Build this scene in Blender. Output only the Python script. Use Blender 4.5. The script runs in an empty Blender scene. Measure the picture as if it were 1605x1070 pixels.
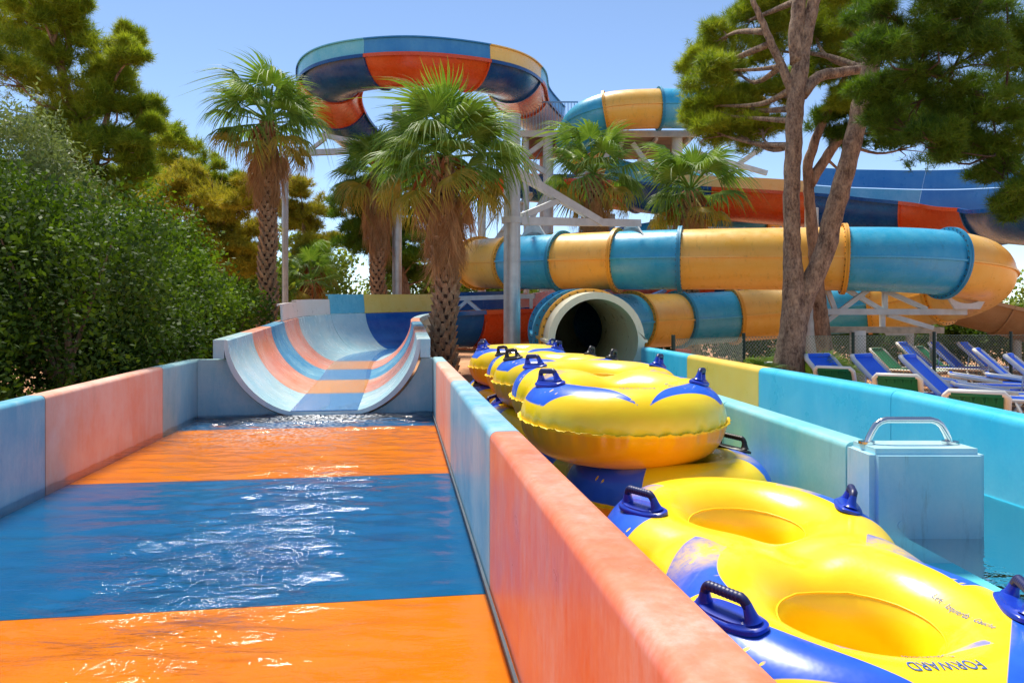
import bpy, bmesh, math, random
import numpy as np
from mathutils import Vector, Matrix

scene = bpy.context.scene
col = scene.collection
R = math.radians
rng = np.random.default_rng(7)
random.seed(7)

# ------------------------------------------------------------------ camera
FPX, HOR, CAMZ = 1150.0, 500.0, 1.5          # focal length and horizon row of a 1605x1070 frame
cd = bpy.data.cameras.new('camera')
cam = bpy.data.objects.new('camera', cd)
col.objects.link(cam)
cam.location = (0, 0, CAMZ)
cam.rotation_euler = (R(90), 0, 0)
cd.sensor_width = 36
cd.lens = 36 * FPX / 1605
cd.shift_y = -35 / 1605
cd.clip_start = 0.05
cd.clip_end = 3000
scene.camera = cam

# ------------------------------------------------------------------ sky and sun
to_sun = Vector((-0.15, 0.40, 0.905)).normalized()
world = bpy.data.worlds.new('World')
scene.world = world
world.use_nodes = True
wn = world.node_tree.nodes
wl = world.node_tree.links
bg = wn['Background']
sky = wn.new('ShaderNodeTexSky')
sky.sky_type = 'NISHITA'
sky.sun_disc = False
sky.sun_elevation = math.asin(to_sun.z)
sky.sun_rotation = math.atan2(to_sun.x, to_sun.y)
sky.altitude = 2500
sky.air_density = 1.0
sky.dust_density = 0.1
sky.ozone_density = 1.2
wl.new(sky.outputs[0], bg.inputs[0])
bg.inputs[1].default_value = 0.118
sd = bpy.data.lights.new('sun', 'SUN')
sd.energy = 3.9
sd.angle = R(18)
sd.color = (1.0, 0.94, 0.82)
sun = bpy.data.objects.new('sun', sd)
col.objects.link(sun)
sun.rotation_euler = to_sun.to_track_quat('Z', 'Y').to_euler()
vs = scene.view_settings
vs.view_transform = 'Standard'
vs.look = 'None'
vs.exposure = 0.78
vs.gamma = 1.0
scene.cycles.max_bounces = 6
scene.cycles.diffuse_bounces = 3
scene.cycles.glossy_bounces = 3
scene.cycles.transmission_bounces = 3
scene.cycles.transparent_max_bounces = 12
scene.cycles.caustics_reflective = False
scene.cycles.caustics_refractive = False
scene.cycles.sample_clamp_indirect = 6.0

# ------------------------------------------------------------------ helpers
def P(px, py, Y):
    """world point at depth Y seen at picture position (px, py)"""
    return np.array([(px - 802.5) / FPX * Y, Y, CAMZ + (HOR - py) / FPX * Y])

def lin(c):
    c = [x / 255 for x in c]
    return tuple((x / 12.92 if x <= .04045 else ((x + .055) / 1.055) ** 2.4) for x in c) + (1,)

def wloc(o):
    v = Vector((0, 0, 0))
    while o is not None:
        v = v + o.location
        o = o.parent
    return np.array(v)

def tag(o, label=None, cat=None, group=None, kind=None):
    if label: o['label'] = label
    if cat: o['category'] = cat
    if group: o['group'] = group
    if kind: o['kind'] = kind
    return o

def empty(name, loc=(0, 0, 0), rz=0, label=None, cat=None, group=None):
    o = bpy.data.objects.new(name, None)
    col.objects.link(o)
    o.location = loc
    o.rotation_euler = (0, 0, rz)
    o.empty_display_size = .2
    return tag(o, label, cat, group)

def mk(name, V, F, mat, parent=None, smooth=False):
    V = np.asarray(V, dtype=np.float64)
    if parent is not None:
        V = V - wloc(parent)
    me = bpy.data.meshes.new(name)
    if isinstance(F, np.ndarray):
        k = F.shape[1]
        me.vertices.add(len(V))
        me.vertices.foreach_set('co', V.astype(np.float32).ravel())
        me.loops.add(F.size)
        me.loops.foreach_set('vertex_index', F.astype(np.int32).ravel())
        me.polygons.add(len(F))
        me.polygons.foreach_set('loop_start', np.arange(0, F.size, k, dtype=np.int32))
        me.update(calc_edges=True)
    else:
        me.from_pydata(V.tolist(), [], F)
    if smooth:
        me.polygons.foreach_set('use_smooth', np.ones(len(me.polygons), dtype=bool))
    me.materials.append(mat)
    o = bpy.data.objects.new(name, me)
    col.objects.link(o)
    o.parent = parent
    return o

def share(o, parent, loc=(0, 0, 0), rot=(0, 0, 0), sc=1.0, name=None):
    c = bpy.data.objects.new(name or o.name.split('.')[0], o.data if hasattr(o, 'data') else o)
    col.objects.link(c)
    c.parent = parent
    c.location = loc
    c.rotation_euler = rot
    c.scale = (sc, sc, sc) if not hasattr(sc, '__len__') else sc
    return c

def copy_tree(o, parent=None):
    c = o.copy()
    col.objects.link(c)
    c.parent = parent
    for ch in list(o.children):
        copy_tree(ch, c)
    return c

def smooth_by_angle(o, ang=40):
    me = o.data
    me.polygons.foreach_set('use_smooth', np.ones(len(me.polygons), dtype=bool))
    try:
        me.set_sharp_from_angle(angle=R(ang))
    except Exception:
        pass
    return o

class MB:
    """collects shapes for ONE mesh"""
    def __init__(self): self.V = []; self.F = []
    def add(self, V, F):
        n = len(self.V)
        self.V += [tuple(v) for v in V]
        self.F += [tuple(i + n for i in f) for f in F]
        return self
    def box(self, c, s, rz=0):
        c = np.array(c); hx, hy, hz = np.array(s) / 2
        ca, sa = math.cos(rz), math.sin(rz)
        V = []
        for dz in (-hz, hz):
            for dx, dy in ((-hx, -hy), (hx, -hy), (hx, hy), (-hx, hy)):
                V.append(c + (dx * ca - dy * sa, dx * sa + dy * ca, dz))
        return self.add(V, [(3, 2, 1, 0), (4, 5, 6, 7), (0, 1, 5, 4), (1, 2, 6, 5), (2, 3, 7, 6), (3, 0, 4, 7)])
    def beam(self, p, q, w, h=None):
        h = h or w
        p = np.array(p, float); q = np.array(q, float)
        t = q - p; t /= np.linalg.norm(t)
        ref = np.array([0, 0, 1.]) if abs(t[2]) < .95 else np.array([1., 0, 0])
        s = np.cross(t, ref); s /= np.linalg.norm(s)
        u = np.cross(s, t)
        V = []
        for e in (p, q):
            for a, b in ((-1, -1), (1, -1), (1, 1), (-1, 1)):
                V.append(e + s * a * w / 2 + u * b * h / 2)
        return self.add(V, [(3, 2, 1, 0), (4, 5, 6, 7), (0, 1, 5, 4), (1, 2, 6, 5), (2, 3, 7, 6), (3, 0, 4, 7)])
    def tube(self, pts, r, n=10, caps=True):
        pts = np.array(pts, float)
        rr = r if hasattr(r, '__len__') else [r] * len(pts)
        V = []; F = []
        prev = None
        for i, p in enumerate(pts):
            t = pts[min(i + 1, len(pts) - 1)] - pts[max(i - 1, 0)]
            t = t / (np.linalg.norm(t) + 1e-9)
            if prev is None:
                ref = np.array([0, 0, 1.]) if abs(t[2]) < .9 else np.array([1., 0, 0])
                s = np.cross(t, ref)
            else:
                s = prev - t * np.dot(prev, t)
            s = s / (np.linalg.norm(s) + 1e-9); prev = s
            u = np.cross(s, t)
            for k in range(n):
                a = 2 * math.pi * k / n
                V.append(p + rr[i] * (math.cos(a) * s + math.sin(a) * u))
        for i in range(len(pts) - 1):
            for k in range(n):
                a, b = i * n + k, i * n + (k + 1) % n
                F.append((a, b, b + n, a + n))
        if caps:
            F.append(tuple(range(n - 1, -1, -1)))
            m = (len(pts) - 1) * n
            F.append(tuple(range(m, m + n)))
        return self.add(V, F)
    def build(self, name, mat, parent=None, smooth=False, angle=None):
        o = mk(name, self.V, self.F, mat, parent, smooth)
        if angle: smooth_by_angle(o, angle)
        return o

def catmull(pts, step=.15):
    pts = np.array(pts, float)
    ext = np.vstack([2 * pts[0] - pts[1], pts, 2 * pts[-1] - pts[-2]])
    out = []
    for i in range(1, len(ext) - 2):
        p0, p1, p2, p3 = ext[i - 1:i + 3]
        for t in np.linspace(0, 1, 24, endpoint=False):
            out.append(.5 * ((2 * p1) + (-p0 + p2) * t + (2 * p0 - 5 * p1 + 4 * p2 - p3) * t * t
                             + (-p0 + 3 * p1 - 3 * p2 + p3) * t ** 3))
    out.append(pts[-1])
    out = np.array(out)
    L = np.concatenate([[0], np.cumsum(np.linalg.norm(np.diff(out, axis=0), axis=1))])
    n = int(L[-1] / step)
    s = np.linspace(0, L[-1], n + 1)
    return np.stack([np.interp(s, L, out[:, k]) for k in range(3)], 1), s

def frames(pts):
    t = np.gradient(pts, axis=0)
    t /= np.linalg.norm(t, axis=1)[:, None]
    side = np.cross(t, [0, 0, 1.]); side /= np.linalg.norm(side, axis=1)[:, None]
    up = np.cross(side, t)
    return t, side, up

def sweep(pts, side, up, prof, closed=True, caps=True):
    """prof: N x 2 outline carried along the path"""
    prof = np.array(prof)
    n = len(prof); m = len(pts)
    V = (pts[:, None, :] + side[:, None, :] * prof[None, :, 0, None] + up[:, None, :] * prof[None, :, 1, None]).reshape(-1, 3)
    F = []
    for i in range(m - 1):
        for k in range(n if closed else n - 1):
            a, b = i * n + k, i * n + (k + 1) % n
            F.append((a, b, b + n, a + n))
    if closed and caps:
        F.append(tuple(range(n - 1, -1, -1)))
        F.append(tuple(range((m - 1) * n, m * n)))
    return V, F

# ------------------------------------------------------------------ materials
def new_mat(name):
    m = bpy.data.materials.new(name)
    m.use_nodes = True
    nt = m.node_tree
    return m, nt, nt.nodes['Principled BSDF']

def N(nt, typ, **kw):
    n = nt.nodes.new(typ)
    for k, v in kw.items():
        if k.startswith('i_'):
            key = k[2:]
            n.inputs[int(key) if key.isdigit() else key.replace('_', ' ')].default_value = v
        else:
            setattr(n, k, v)
    return n

def noise(nt, scale, detail=4, rough=.6, mapscale=None, coord='Object'):
    tc = N(nt, 'ShaderNodeTexCoord')
    src = tc.outputs[coord]
    if mapscale is not None:
        mp = N(nt, 'ShaderNodeMapping')
        mp.inputs['Scale'].default_value = mapscale
        nt.links.new(src, mp.inputs[0]); src = mp.outputs[0]
    nz = N(nt, 'ShaderNodeTexNoise')
    nz.inputs['Scale'].default_value = scale
    nz.inputs['Detail'].default_value = detail
    nz.inputs['Roughness'].default_value = rough
    nt.links.new(src, nz.inputs['Vector'])
    return nz.outputs['Fac']

def ramp(nt, fac, lo, hi, c0=(0, 0, 0, 1), c1=(1, 1, 1, 1)):
    r = N(nt, 'ShaderNodeValToRGB')
    r.color_ramp.elements[0].position = lo; r.color_ramp.elements[0].color = c0
    r.color_ramp.elements[1].position = hi; r.color_ramp.elements[1].color = c1
    nt.links.new(fac, r.inputs[0])
    return r.outputs[0]

def mix(nt, fac, a, b, mode='MIX'):
    m = N(nt, 'ShaderNodeMixRGB'); m.blend_type = mode
    for inp, v in ((m.inputs[0], fac), (m.inputs[1], a), (m.inputs[2], b)):
        if isinstance(v, (int, float)): inp.default_value = v
        elif isinstance(v, tuple): inp.default_value = v
        else: nt.links.new(v, inp)
    return m.outputs[0]

def bump(nt, b, h, strength=.2, dist=.01):
    n = N(nt, 'ShaderNodeBump'); n.inputs['Strength'].default_value = strength; n.inputs['Distance'].default_value = dist
    nt.links.new(h, n.inputs['Height']); nt.links.new(n.outputs[0], b.inputs['Normal'])

def gelcoat(name, c, faded=None, amount=.45, rough=.32, streak=True, grime=0.0, scale=1.6, chalk=0.0, spec=.5):
    """sun-bleached coloured fibreglass"""
    m, nt, b = new_mat(name)
    base = lin(c)
    faded = lin(faded) if faded else tuple(min(1, x * .6 + .3) for x in base[:3]) + (1,)
    n1 = ramp(nt, noise(nt, scale, 5, .65), .38, .72)
    colr = mix(nt, amount, base, mix(nt, n1, base, faded))
    if streak:
        n2 = ramp(nt, noise(nt, 1.0, 6, .7, (8, 8, .9)), .45, .8)
        colr = mix(nt, mix(nt, n2, (0, 0, 0, 1), (amount * .6,) * 3 + (1,)), colr, faded)
    if chalk:
        c1 = ramp(nt, noise(nt, 1.3, 8, .72, (1.0, 1.0, .45)), .42, .66)
        c2 = ramp(nt, noise(nt, 22, 6, .75, (1, 1, .25)), .40, .66)
        colr = mix(nt, mix(nt, c1, (0, 0, 0, 1), mix(nt, c2, (chalk * .35,) * 3 + (1,), (chalk,) * 3 + (1,))), colr, (.80, .74, .70, 1))
        c3 = ramp(nt, noise(nt, 5, 8, .8, (1, 1, .3)), .56, .74)
        colr = mix(nt, mix(nt, c3, (0, 0, 0, 1), (.35,) * 3 + (1,)), colr, tuple(x * .55 for x in base[:3]) + (1,))
    if grime:
        n3 = ramp(nt, noise(nt, 1.0, 6, .75, (9, 9, 1.2)), .56, .78)
        colr = mix(nt, mix(nt, n3, (0, 0, 0, 1), (grime,) * 3 + (1,)), colr, (.06, .055, .03, 1))
    nf = noise(nt, 60, 3, .6)
    colr = mix(nt, .12, colr, mix(nt, nf, (0, 0, 0, 1), (1, 1, 1, 1)), 'OVERLAY')
    nt.links.new(colr, b.inputs['Base Color'])
    rr = ramp(nt, noise(nt, 5, 4), .3, .75, (rough * .8,) * 3 + (1,), (min(1, rough * 1.5),) * 3 + (1,))
    nt.links.new(rr, b.inputs['Roughness'])
    b.inputs['Specular IOR Level'].default_value = spec
    bump(nt, b, noise(nt, 9, 3), .06, .02)
    return m

def plain(name, c, rough=.5, var=.12, scale=8, metal=0, bmp=0, bscale=50):
    m, nt, b = new_mat(name)
    base = lin(c)
    n1 = noise(nt, scale, 5)
    lo = tuple(x * (1 - var) for x in base[:3]) + (1,)
    hi = tuple(min(1, x * (1 + var)) for x in base[:3]) + (1,)
    nt.links.new(ramp(nt, n1, .3, .7, lo, hi), b.inputs['Base Color'])
    b.inputs['Roughness'].default_value = rough
    b.inputs['Metallic'].default_value = metal
    if bmp: bump(nt, b, noise(nt, bscale, 4), bmp, .01)
    return m

def leafmat(name, c1, c2, trans=.35, rough=.5, clump=1.2):
    m, nt, b = new_mat(name)
    geo = N(nt, 'ShaderNodeNewGeometry')
    a, c = lin(c1), lin(c2)
    f = mix(nt, .5, geo.outputs['Random Per Island'], ramp(nt, noise(nt, clump, 3), .35, .65))
    colr = mix(nt, f, a, c)
    nt.links.new(colr, b.inputs['Base Color'])
    b.inputs['Roughness'].default_value = rough
    b.inputs['Specular IOR Level'].default_value = .35
    tr = N(nt, 'ShaderNodeBsdfTranslucent')
    nt.links.new(mix(nt, .35, colr, (.75, .8, .08, 1), 'SOFT_LIGHT'), tr.inputs[0])
    ms = N(nt, 'ShaderNodeMixShader'); ms.inputs[0].default_value = trans
    nt.links.new(b.outputs[0], ms.inputs[1]); nt.links.new(tr.outputs[0], ms.inputs[2])
    nt.links.new(ms.outputs[0], nt.nodes['Material Output'].inputs[0])
    return m

def bark(name, c1, c2, zs=.35, scale=9):
    m, nt, b = new_mat(name)
    n1 = noise(nt, scale, 6, .7, (1, 1, zs))
    n2 = noise(nt, scale * 4, 4, .7, (1, 1, .5))
    f = ramp(nt, mix(nt, .35, n1, n2), .36, .62)
    nt.links.new(mix(nt, f, lin(c1), lin(c2)), b.inputs['Base Color'])
    b.inputs['Roughness'].default_value = .9
    bump(nt, b, f, .8, .03)
    return m

def water_mat(name, tint, ws=5.0, strength=.35, foam=False, stretch=(1, 1, 1)):
    m, nt, b = new_mat(name)
    nt.nodes.remove(b)
    w1 = noise(nt, ws, 4, .55, stretch)
    w2 = noise(nt, ws * 2.6, 3, .6, stretch)
    bm = N(nt, 'ShaderNodeBump'); bm.inputs['Strength'].default_value = strength; bm.inputs['Distance'].default_value = .08
    nt.links.new(mix(nt, .3, w1, w2), bm.inputs['Height'])
    if foam:
        ca = N(nt, 'ShaderNodeAttribute'); ca.attribute_name = 'chop'
        mm = N(nt, 'ShaderNodeMath'); mm.operation = 'MULTIPLY_ADD'
        nt.links.new(ca.outputs['Fac'], mm.inputs[0]); mm.inputs[1].default_value = .7; mm.inputs[2].default_value = strength
        nt.links.new(mm.outputs[0], bm.inputs['Strength'])
    fr = N(nt, 'ShaderNodeFresnel'); fr.inputs[0].default_value = 1.33
    nt.links.new(bm.outputs[0], fr.inputs['Normal'])
    gl = N(nt, 'ShaderNodeBsdfGlossy'); gl.inputs['Roughness'].default_value = .06
    nt.links.new(bm.outputs[0], gl.inputs['Normal'])
    tr = N(nt, 'ShaderNodeBsdfTransparent'); tr.inputs[0].default_value = tint
    ms = N(nt, 'ShaderNodeMixShader')
    nt.links.new(fr.outputs[0], ms.inputs[0]); nt.links.new(tr.outputs[0], ms.inputs[1]); nt.links.new(gl.outputs[0], ms.inputs[2])
    out = ms.outputs[0]
    if foam:
        at = N(nt, 'ShaderNodeAttribute'); at.attribute_name = 'foam'
        fn = ramp(nt, noise(nt, 26, 5, .7), .46, .62)
        ff = N(nt, 'ShaderNodeMath'); ff.operation = 'MULTIPLY'
        nt.links.new(at.outputs['Fac'], ff.inputs[0]); nt.links.new(fn, ff.inputs[1])
        df = N(nt, 'ShaderNodeBsdfDiffuse'); df.inputs[0].default_value = (.85, .88, .9, 1)
        m2 = N(nt, 'ShaderNodeMixShader')
        nt.links.new(ff.outputs[0], m2.inputs[0]); nt.links.new(out, m2.inputs[1]); nt.links.new(df.outputs[0], m2.inputs[2])
        out = m2.outputs[0]
    nt.links.new(out, nt.nodes['Material Output'].inputs[0])
    return m

POOL_BLUE = gelcoat('pool_blue', (92, 172, 200), (182, 212, 216), .75, .35, chalk=0.38)
POOL_PEACH = gelcoat('pool_peach', (240, 156, 122), (246, 212, 198), .8, .4, chalk=0.35)
POOL_ORANGE = gelcoat('pool_orange', (236, 90, 28), (242, 156, 118), .62, .33, scale=1.1, chalk=0.42)
POOL_PALE = gelcoat('pool_pale', (128, 190, 206), (200, 222, 222), .7, .35, chalk=0.3)
FLOOR_ORANGE = gelcoat('floor_orange', (212, 112, 0), (222, 130, 0), .4, .6, streak=False, spec=.05)
FLOOR_BLUE = gelcoat('floor_blue', (0, 84, 136), (0, 108, 154), .4, .6, streak=False, spec=.05)
FL_WHITE = gelcoat('flume_pale_blue', (166, 206, 216), (220, 230, 228), .8, .22)
FL_BLUE = gelcoat('flume_blue', (56, 142, 190), (160, 204, 216), .75, .22)
FL_PEACH = gelcoat('flume_peach', (234, 140, 104), (240, 204, 186), .75, .22)
FL_DEEP = gelcoat('flume_deep_blue', (12, 84, 162), (60, 130, 190), .5, .2)
FL_TEAL = gelcoat('flume_teal', (84, 180, 206), (150, 210, 222), .5, .25)
FL_YELLOW = gelcoat('flume_yellow', (240, 196, 92), (246, 218, 140), .5, .28)
FL_CREAM = gelcoat('flume_cream', (232, 216, 204), (244, 236, 228), .5, .3)
RED = gelcoat('flume_red', (206, 74, 24), (222, 110, 60), .4, .25)
NAVY = gelcoat('flume_navy', (8, 62, 128), (36, 104, 166), .4, .25)
TUBE_Y = gelcoat('tube_yellow', (242, 182, 72), (246, 206, 118), .5, .3, grime=.42)
TUBE_T = gelcoat('tube_turquoise', (44, 164, 206), (110, 196, 222), .5, .28, grime=.32)
FLANGE_Y = gelcoat('flange_yellow', (226, 158, 36), (232, 180, 80), .5, .45, grime=.4)
FLANGE_T = gelcoat('flange_turquoise', (24, 134, 176), (70, 164, 196), .5, .45, grime=.3)
TUBE_W = gelcoat('tube_cream', (220, 210, 178), (234, 228, 206), .5, .35, grime=.25)
TUBE_IN = gelcoat('tube_inside', (222, 210, 168), (232, 224, 192), .5, .3, grime=.3)
LANE_T = gelcoat('lane_turquoise', (58, 190, 224), (120, 212, 232), .5, .3)
LANE_G = gelcoat('lane_outer_turquoise', (112, 196, 204), (176, 216, 214), .6, .4, grime=.2)
LANE_Y = gelcoat('lane_yellow', (246, 200, 76), (248, 214, 120), .45, .32)
LANE_P = gelcoat('lane_post_blue', (140, 208, 226), (200, 226, 230), .8, .4, grime=.55, chalk=.3)
TAN = gelcoat('underside_tan', (186, 146, 104), (208, 176, 136), .6, .6, grime=.4)
STEEL = plain('galvanised_steel', (188, 190, 188), .42, .16, 5, .35, .05, 60)
STEEL_P = plain('painted_steel', (196, 200, 198), .5, .14, 4, 0, .05, 60)
RUST = plain('rusty_steel', (176, 160, 136), .6, .3, 6, 0, .1, 60)
CHROME = plain('stainless_steel', (225, 220, 212), .16, .1, 12, 1.0)
DECK = plain('deck_underside', (122, 104, 92), .8, .25, 2, 0, .1, 30)
RAILP = plain('railing_blue_grey', (130, 160, 190), .5, .1)
BOLT = plain('bolt_dark', (84, 62, 40), .6, .3)
BLUE_H = plain('handle_blue', (24, 58, 178), .3, .1, 14)
NAVY_H = plain('handle_grip_navy', (24, 32, 84), .42, .12, 20)
BLACK_H = plain('handle_black', (34, 30, 28), .4, .15, 20)
INK = plain('print_ink_blue', (60, 96, 168), .5, .1)
WHITE_PL = plain('white_plastic', (236, 230, 216), .38, .06, 6)
SLING_B = plain('sling_blue', (24, 104, 236), .6, .1, 30, 0, .2, 400)
SLING_G = plain('sling_green', (8, 118, 78), .6, .12, 30, 0, .2, 400)
FENCE_G = plain('fence_green', (22, 52, 42), .5, .1)
WIRE = plain('fence_wire', (112, 130, 112), .5, .1)
REDP = plain('red_plastic', (200, 24, 28), .4, .1)
PALM_TRUNK = bark('palm_trunk', (40, 26, 18), (92, 62, 42), .8, 7)
PALM_BOOT = bark('palm_leaf_base', (128, 90, 62), (212, 174, 136), .6, 10)
PINE_BARK = bark('pine_bark', (78, 52, 38), (182, 146, 116), .3, 8)
DARK_BARK = bark('dark_bark', (44, 32, 26), (104, 84, 68), .4, 9)
GREY_BARK = bark('grey_pine_bark', (88, 66, 54), (188, 160, 132), .5, 8)
FROND = leafmat('frond_green', (66, 104, 30), (150, 178, 74), .36, .5, 2)
FROND_Y = leafmat('frond_yellowing', (124, 132, 36), (206, 164, 64), .3, .45, 2)
FROND_D = leafmat('frond_dead', (150, 98, 58), (218, 172, 120), .2, .8, 3)
STALK_D = leafmat('dead_stalk', (112, 54, 22), (168, 96, 46), .05, .7, 3)
LENTISK = leafmat('leaf_dark_green', (26, 52, 8), (96, 126, 24), .36, .6, 1.4)
LENTISK2 = leafmat('leaf_fresh_green', (36, 72, 8), (124, 152, 30), .4, .6, 1.4)
OLIVE = leafmat('leaf_grey_green', (70, 92, 48), (150, 162, 100), .35, .55, 1.2)
NEEDLE = leafmat('needle_green', (70, 108, 20), (180, 190, 50), .45, .5, .8)
NEEDLE_Y = leafmat('needle_yellow_green', (104, 120, 28), (204, 184, 60), .45, .6, .7)
NEEDLE_D = leafmat('needle_dark', (36, 72, 16), (116, 148, 34), .42, .5, .8)
FAR_LEAF = leafmat('leaf_far', (70, 100, 30), (154, 166, 64), .4, .6, .5)

# ------------------------------------------------------------------ ground
m, nt, b = new_mat('sandy_ground')
f1 = ramp(nt, noise(nt, .35, 8, .7), .35, .7)
f2 = ramp(nt, noise(nt, 6, 6, .7), .4, .7)
cg = mix(nt, f1, lin((206, 140, 94)), lin((222, 176, 130)))
cg = mix(nt, .45, cg, mix(nt, f2, lin((150, 98, 64)), lin((226, 184, 144))))
nt.links.new(cg, b.inputs['Base Color']); b.inputs['Roughness'].default_value = .95
bump(nt, b, noise(nt, 25, 6, .7), .5, .03)
GROUND = m
gx = np.linspace(-1500, 1500, 31)
V = np.array([(x, y, 0) for y in gx + 1400 for x in gx])
F = np.array([(j * 31 + i, j * 31 + i + 1, (j + 1) * 31 + i + 1, (j + 1) * 31 + i) for j in range(30) for i in range(30)])
tag(mk('ground', V, F, GROUND), 'sandy terracotta ground of the park', kind='structure')

# ------------------------------------------------------------------ splash-down trough on the left
AX = np.array([-.1464, .9892]); NX = np.array([.9892, .1464]); O2 = np.array([.384, 0])
def tr(s, t, z):
    p = O2 + s * AX + t * NX
    return np.array([p[0], p[1], z])
WATER_Z = .30
TW = 2.92

def wall_profile(w, top, base=-.05, r=.035):
    pr = [(0, base), (0, top - r)]
    for k in range(1, 6):
        a = math.pi / 2 * k / 6
        pr.append((r - r * math.cos(a), top - r + r * math.sin(a)))
    pr += [(r, top), (w - r, top)]
    for k in range(1, 6):
        a = math.pi / 2 * k / 6
        pr.append((w - r + r * math.sin(a), top - r + r * math.cos(a)))
    pr += [(w, top - r), (w, base)]
    return pr

def wall_panel(parent, p0, p1, outward, w, z0, z1, mat, name='wall_panel', r=.035):
    """straight wall panel with a rounded top, from p0 to p1 (inner face), top z0 -> z1"""
    V = []
    for p, top in ((p0, z0), (p1, z1)):
        for u, v in wall_profile(w, top, r=r):
            V.append((p[0] + outward[0] * u, p[1] + outward[1] * u, v))
    n = len(V) // 2
    F = [(k, (k + 1) % n, (k + 1) % n + n, k + n) for k in range(n)]
    F += [tuple(range(n - 1, -1, -1)), tuple(range(n, 2 * n))]
    o = mk(name, V, F, mat, parent)
    smooth_by_angle(o, 35)
    bm_ = bmesh.new(); bm_.from_mesh(o.data); bmesh.ops.recalc_face_normals(bm_, faces=bm_.faces); bm_.to_mesh(o.data); bm_.free()
    return o

trough = empty('splash_trough', tr(4, -TW / 2, 0), label='long splash trough with faded blue and orange wall panels below the flume mouth', cat='pool trough')
g = .006
for s0, s1, mt in ((-2.5, 3.3, POOL_ORANGE), (3.3, 6.05, POOL_BLUE), (6.05, 8.75, POOL_PEACH), (8.75, 9.86, POOL_PALE)):
    wall_panel(trough, tr(s0 + g, 0, 0), tr(s1 - g, 0, 0), NX, .15, 1.0, 1.0, mt)
for s0, s1, mt, za, zb in ((-2.5, 1.6, POOL_PEACH, .9, .915), (1.6, 5.75, POOL_BLUE, .915, .955), (5.75, 8.35, POOL_PEACH, .955, .99), (8.35, 9.86, POOL_PALE, .99, .995)):
    wall_panel(trough, tr(s0 + g, -TW, 0), tr(s1 - g, -TW, 0), -NX, .15, za, zb, mt)
for s0, s1, mt in ((-2.5, 3.42, FLOOR_ORANGE), (3.42, 6.1, FLOOR_BLUE), (6.1, 8.85, FLOOR_ORANGE), (8.85, 9.66, FLOOR_BLUE)):
    V = [tr(s, t, z) for z in (.1, .235) for s, t in ((s0 + .003, -TW + .004), (s0 + .003, -.004), (s1 - .003, -.004), (s1 - .003, -TW + .004))]
    mk('floor_panel', V, [(3, 2, 1, 0), (4, 5, 6, 7), (0, 1, 5, 4), (1, 2, 6, 5), (2, 3, 7, 6), (3, 0, 4, 7)], mt, trough)
def wing(n=15, hw=.34, w=1.15, d=.89, p=1.75):
    """right half of the flat-floored mouth profile, from the floor's middle to the rim"""
    out = [(0, -d), (hw * .6, -d)]
    for k in range(n):
        q = k / (n - 1)
        q = math.sin(q * math.pi / 2) ** 1.0
        out.append((hw + (w - hw) * q, -d * max(0, 1 - q ** p) ** (1 / p)))
    return out

# back wall with the round cut-out for the flume mouth
FR, FPHI = 1.29, R(72)
MOUTH_T, MOUTH_S = -1.36, 9.45
RIM0 = 1.235
cz = RIM0 + .01 - FR * math.cos(FPHI) + 2 * FR * math.cos(FPHI)   # centre height of the bowl circle
for sgn in (-1, 1):
    tc = MOUTH_T
    edge = -.004 if sgn > 0 else -TW + .004
    out = []
    for a_, b_ in wing():
        zz = RIM0 + b_ - .085
        tt = tc + sgn * a_ * 1.075
        if zz > .93: break
        out.append((tt, zz))
    out.append((tc + sgn * 1.13 * 1.075, .995))
    poly = [(tc, -.05)] + out + [(edge, .995), (edge, -.05)]
    if sgn > 0: poly = poly[::-1]
    V = [tr(9.66, t, z) for t, z in poly] + [tr(9.80, t, z) for t, z in poly]
    n = len(poly)
    F = [tuple(range(n)), tuple(range(2 * n - 1, n - 1, -1))] + [(k, k + n, (k + 1) % n + n, (k + 1) % n) for k in range(n)]
    mk('back_wall', V, F, POOL_PALE, trough)
# dark sealant line along the right wall foot
MB().beam(tr(-2.4, -.012, .3), tr(9.6, -.012, .3), .012, .02).build('sealant', plain('sealant_grey', (70, 84, 96), .7, .2), trough)

# water
ns, ntt = 760, 170
S_ = np.linspace(-2.4, 9.64, ns); T_ = np.linspace(-TW + .006, -.02, ntt)
sg, tg = np.meshgrid(S_, T_, indexing='ij')
dm = np.hypot(sg - 9.3, tg - MOUTH_T)
stream = np.exp(-((tg + 1.25 - .12 * np.sin(sg * 1.3)) / .75) ** 2)
amp = .0016 + .008 * np.exp(-(dm / 2.2) ** 2) + .0068 * stream * np.exp(-((sg - 4.6) / 1.6) ** 2) + .0040 * stream * np.exp(-((sg - 2.2) / 1.5) ** 2)
hz = np.zeros_like(sg)
for k in range(70):
    a = rng.normal(.22, .42); lam = .115 * (1 + 3.0 * rng.random() ** 2.4)
    kx, ky = math.cos(a) * 2 * math.pi / lam, math.sin(a) * 2 * math.pi / lam
    hz += (lam / .6) ** 1.05 * np.sin(kx * sg + ky * tg + rng.random() * 6.28 + 1.6 * np.sin(1.1 * tg + sg * .6 + k) + .9 * np.sin(2.9 * tg - 1.7 * sg + 2 * k))
hz = hz / hz.std() * amp
wp = O2[None, None, :] + sg[..., None] * AX + tg[..., None] * NX
V = np.concatenate([wp, (WATER_Z + hz)[..., None]], 2).reshape(-1, 3)
idx = np.arange(ns * ntt).reshape(ns, ntt)
F = np.stack([idx[:-1, :-1], idx[:-1, 1:], idx[1:, 1:], idx[1:, :-1]], -1).reshape(-1, 4)
WATER = water_mat('trough_water', (.97, .98, .99, 1), 8.5, .07, foam=True, stretch=(.6, 1.7, 1))
ow = mk('trough_water', V, F, WATER, None, True)
tag(ow, 'rippling shallow water over the orange and blue trough floor', kind='structure')
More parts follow.
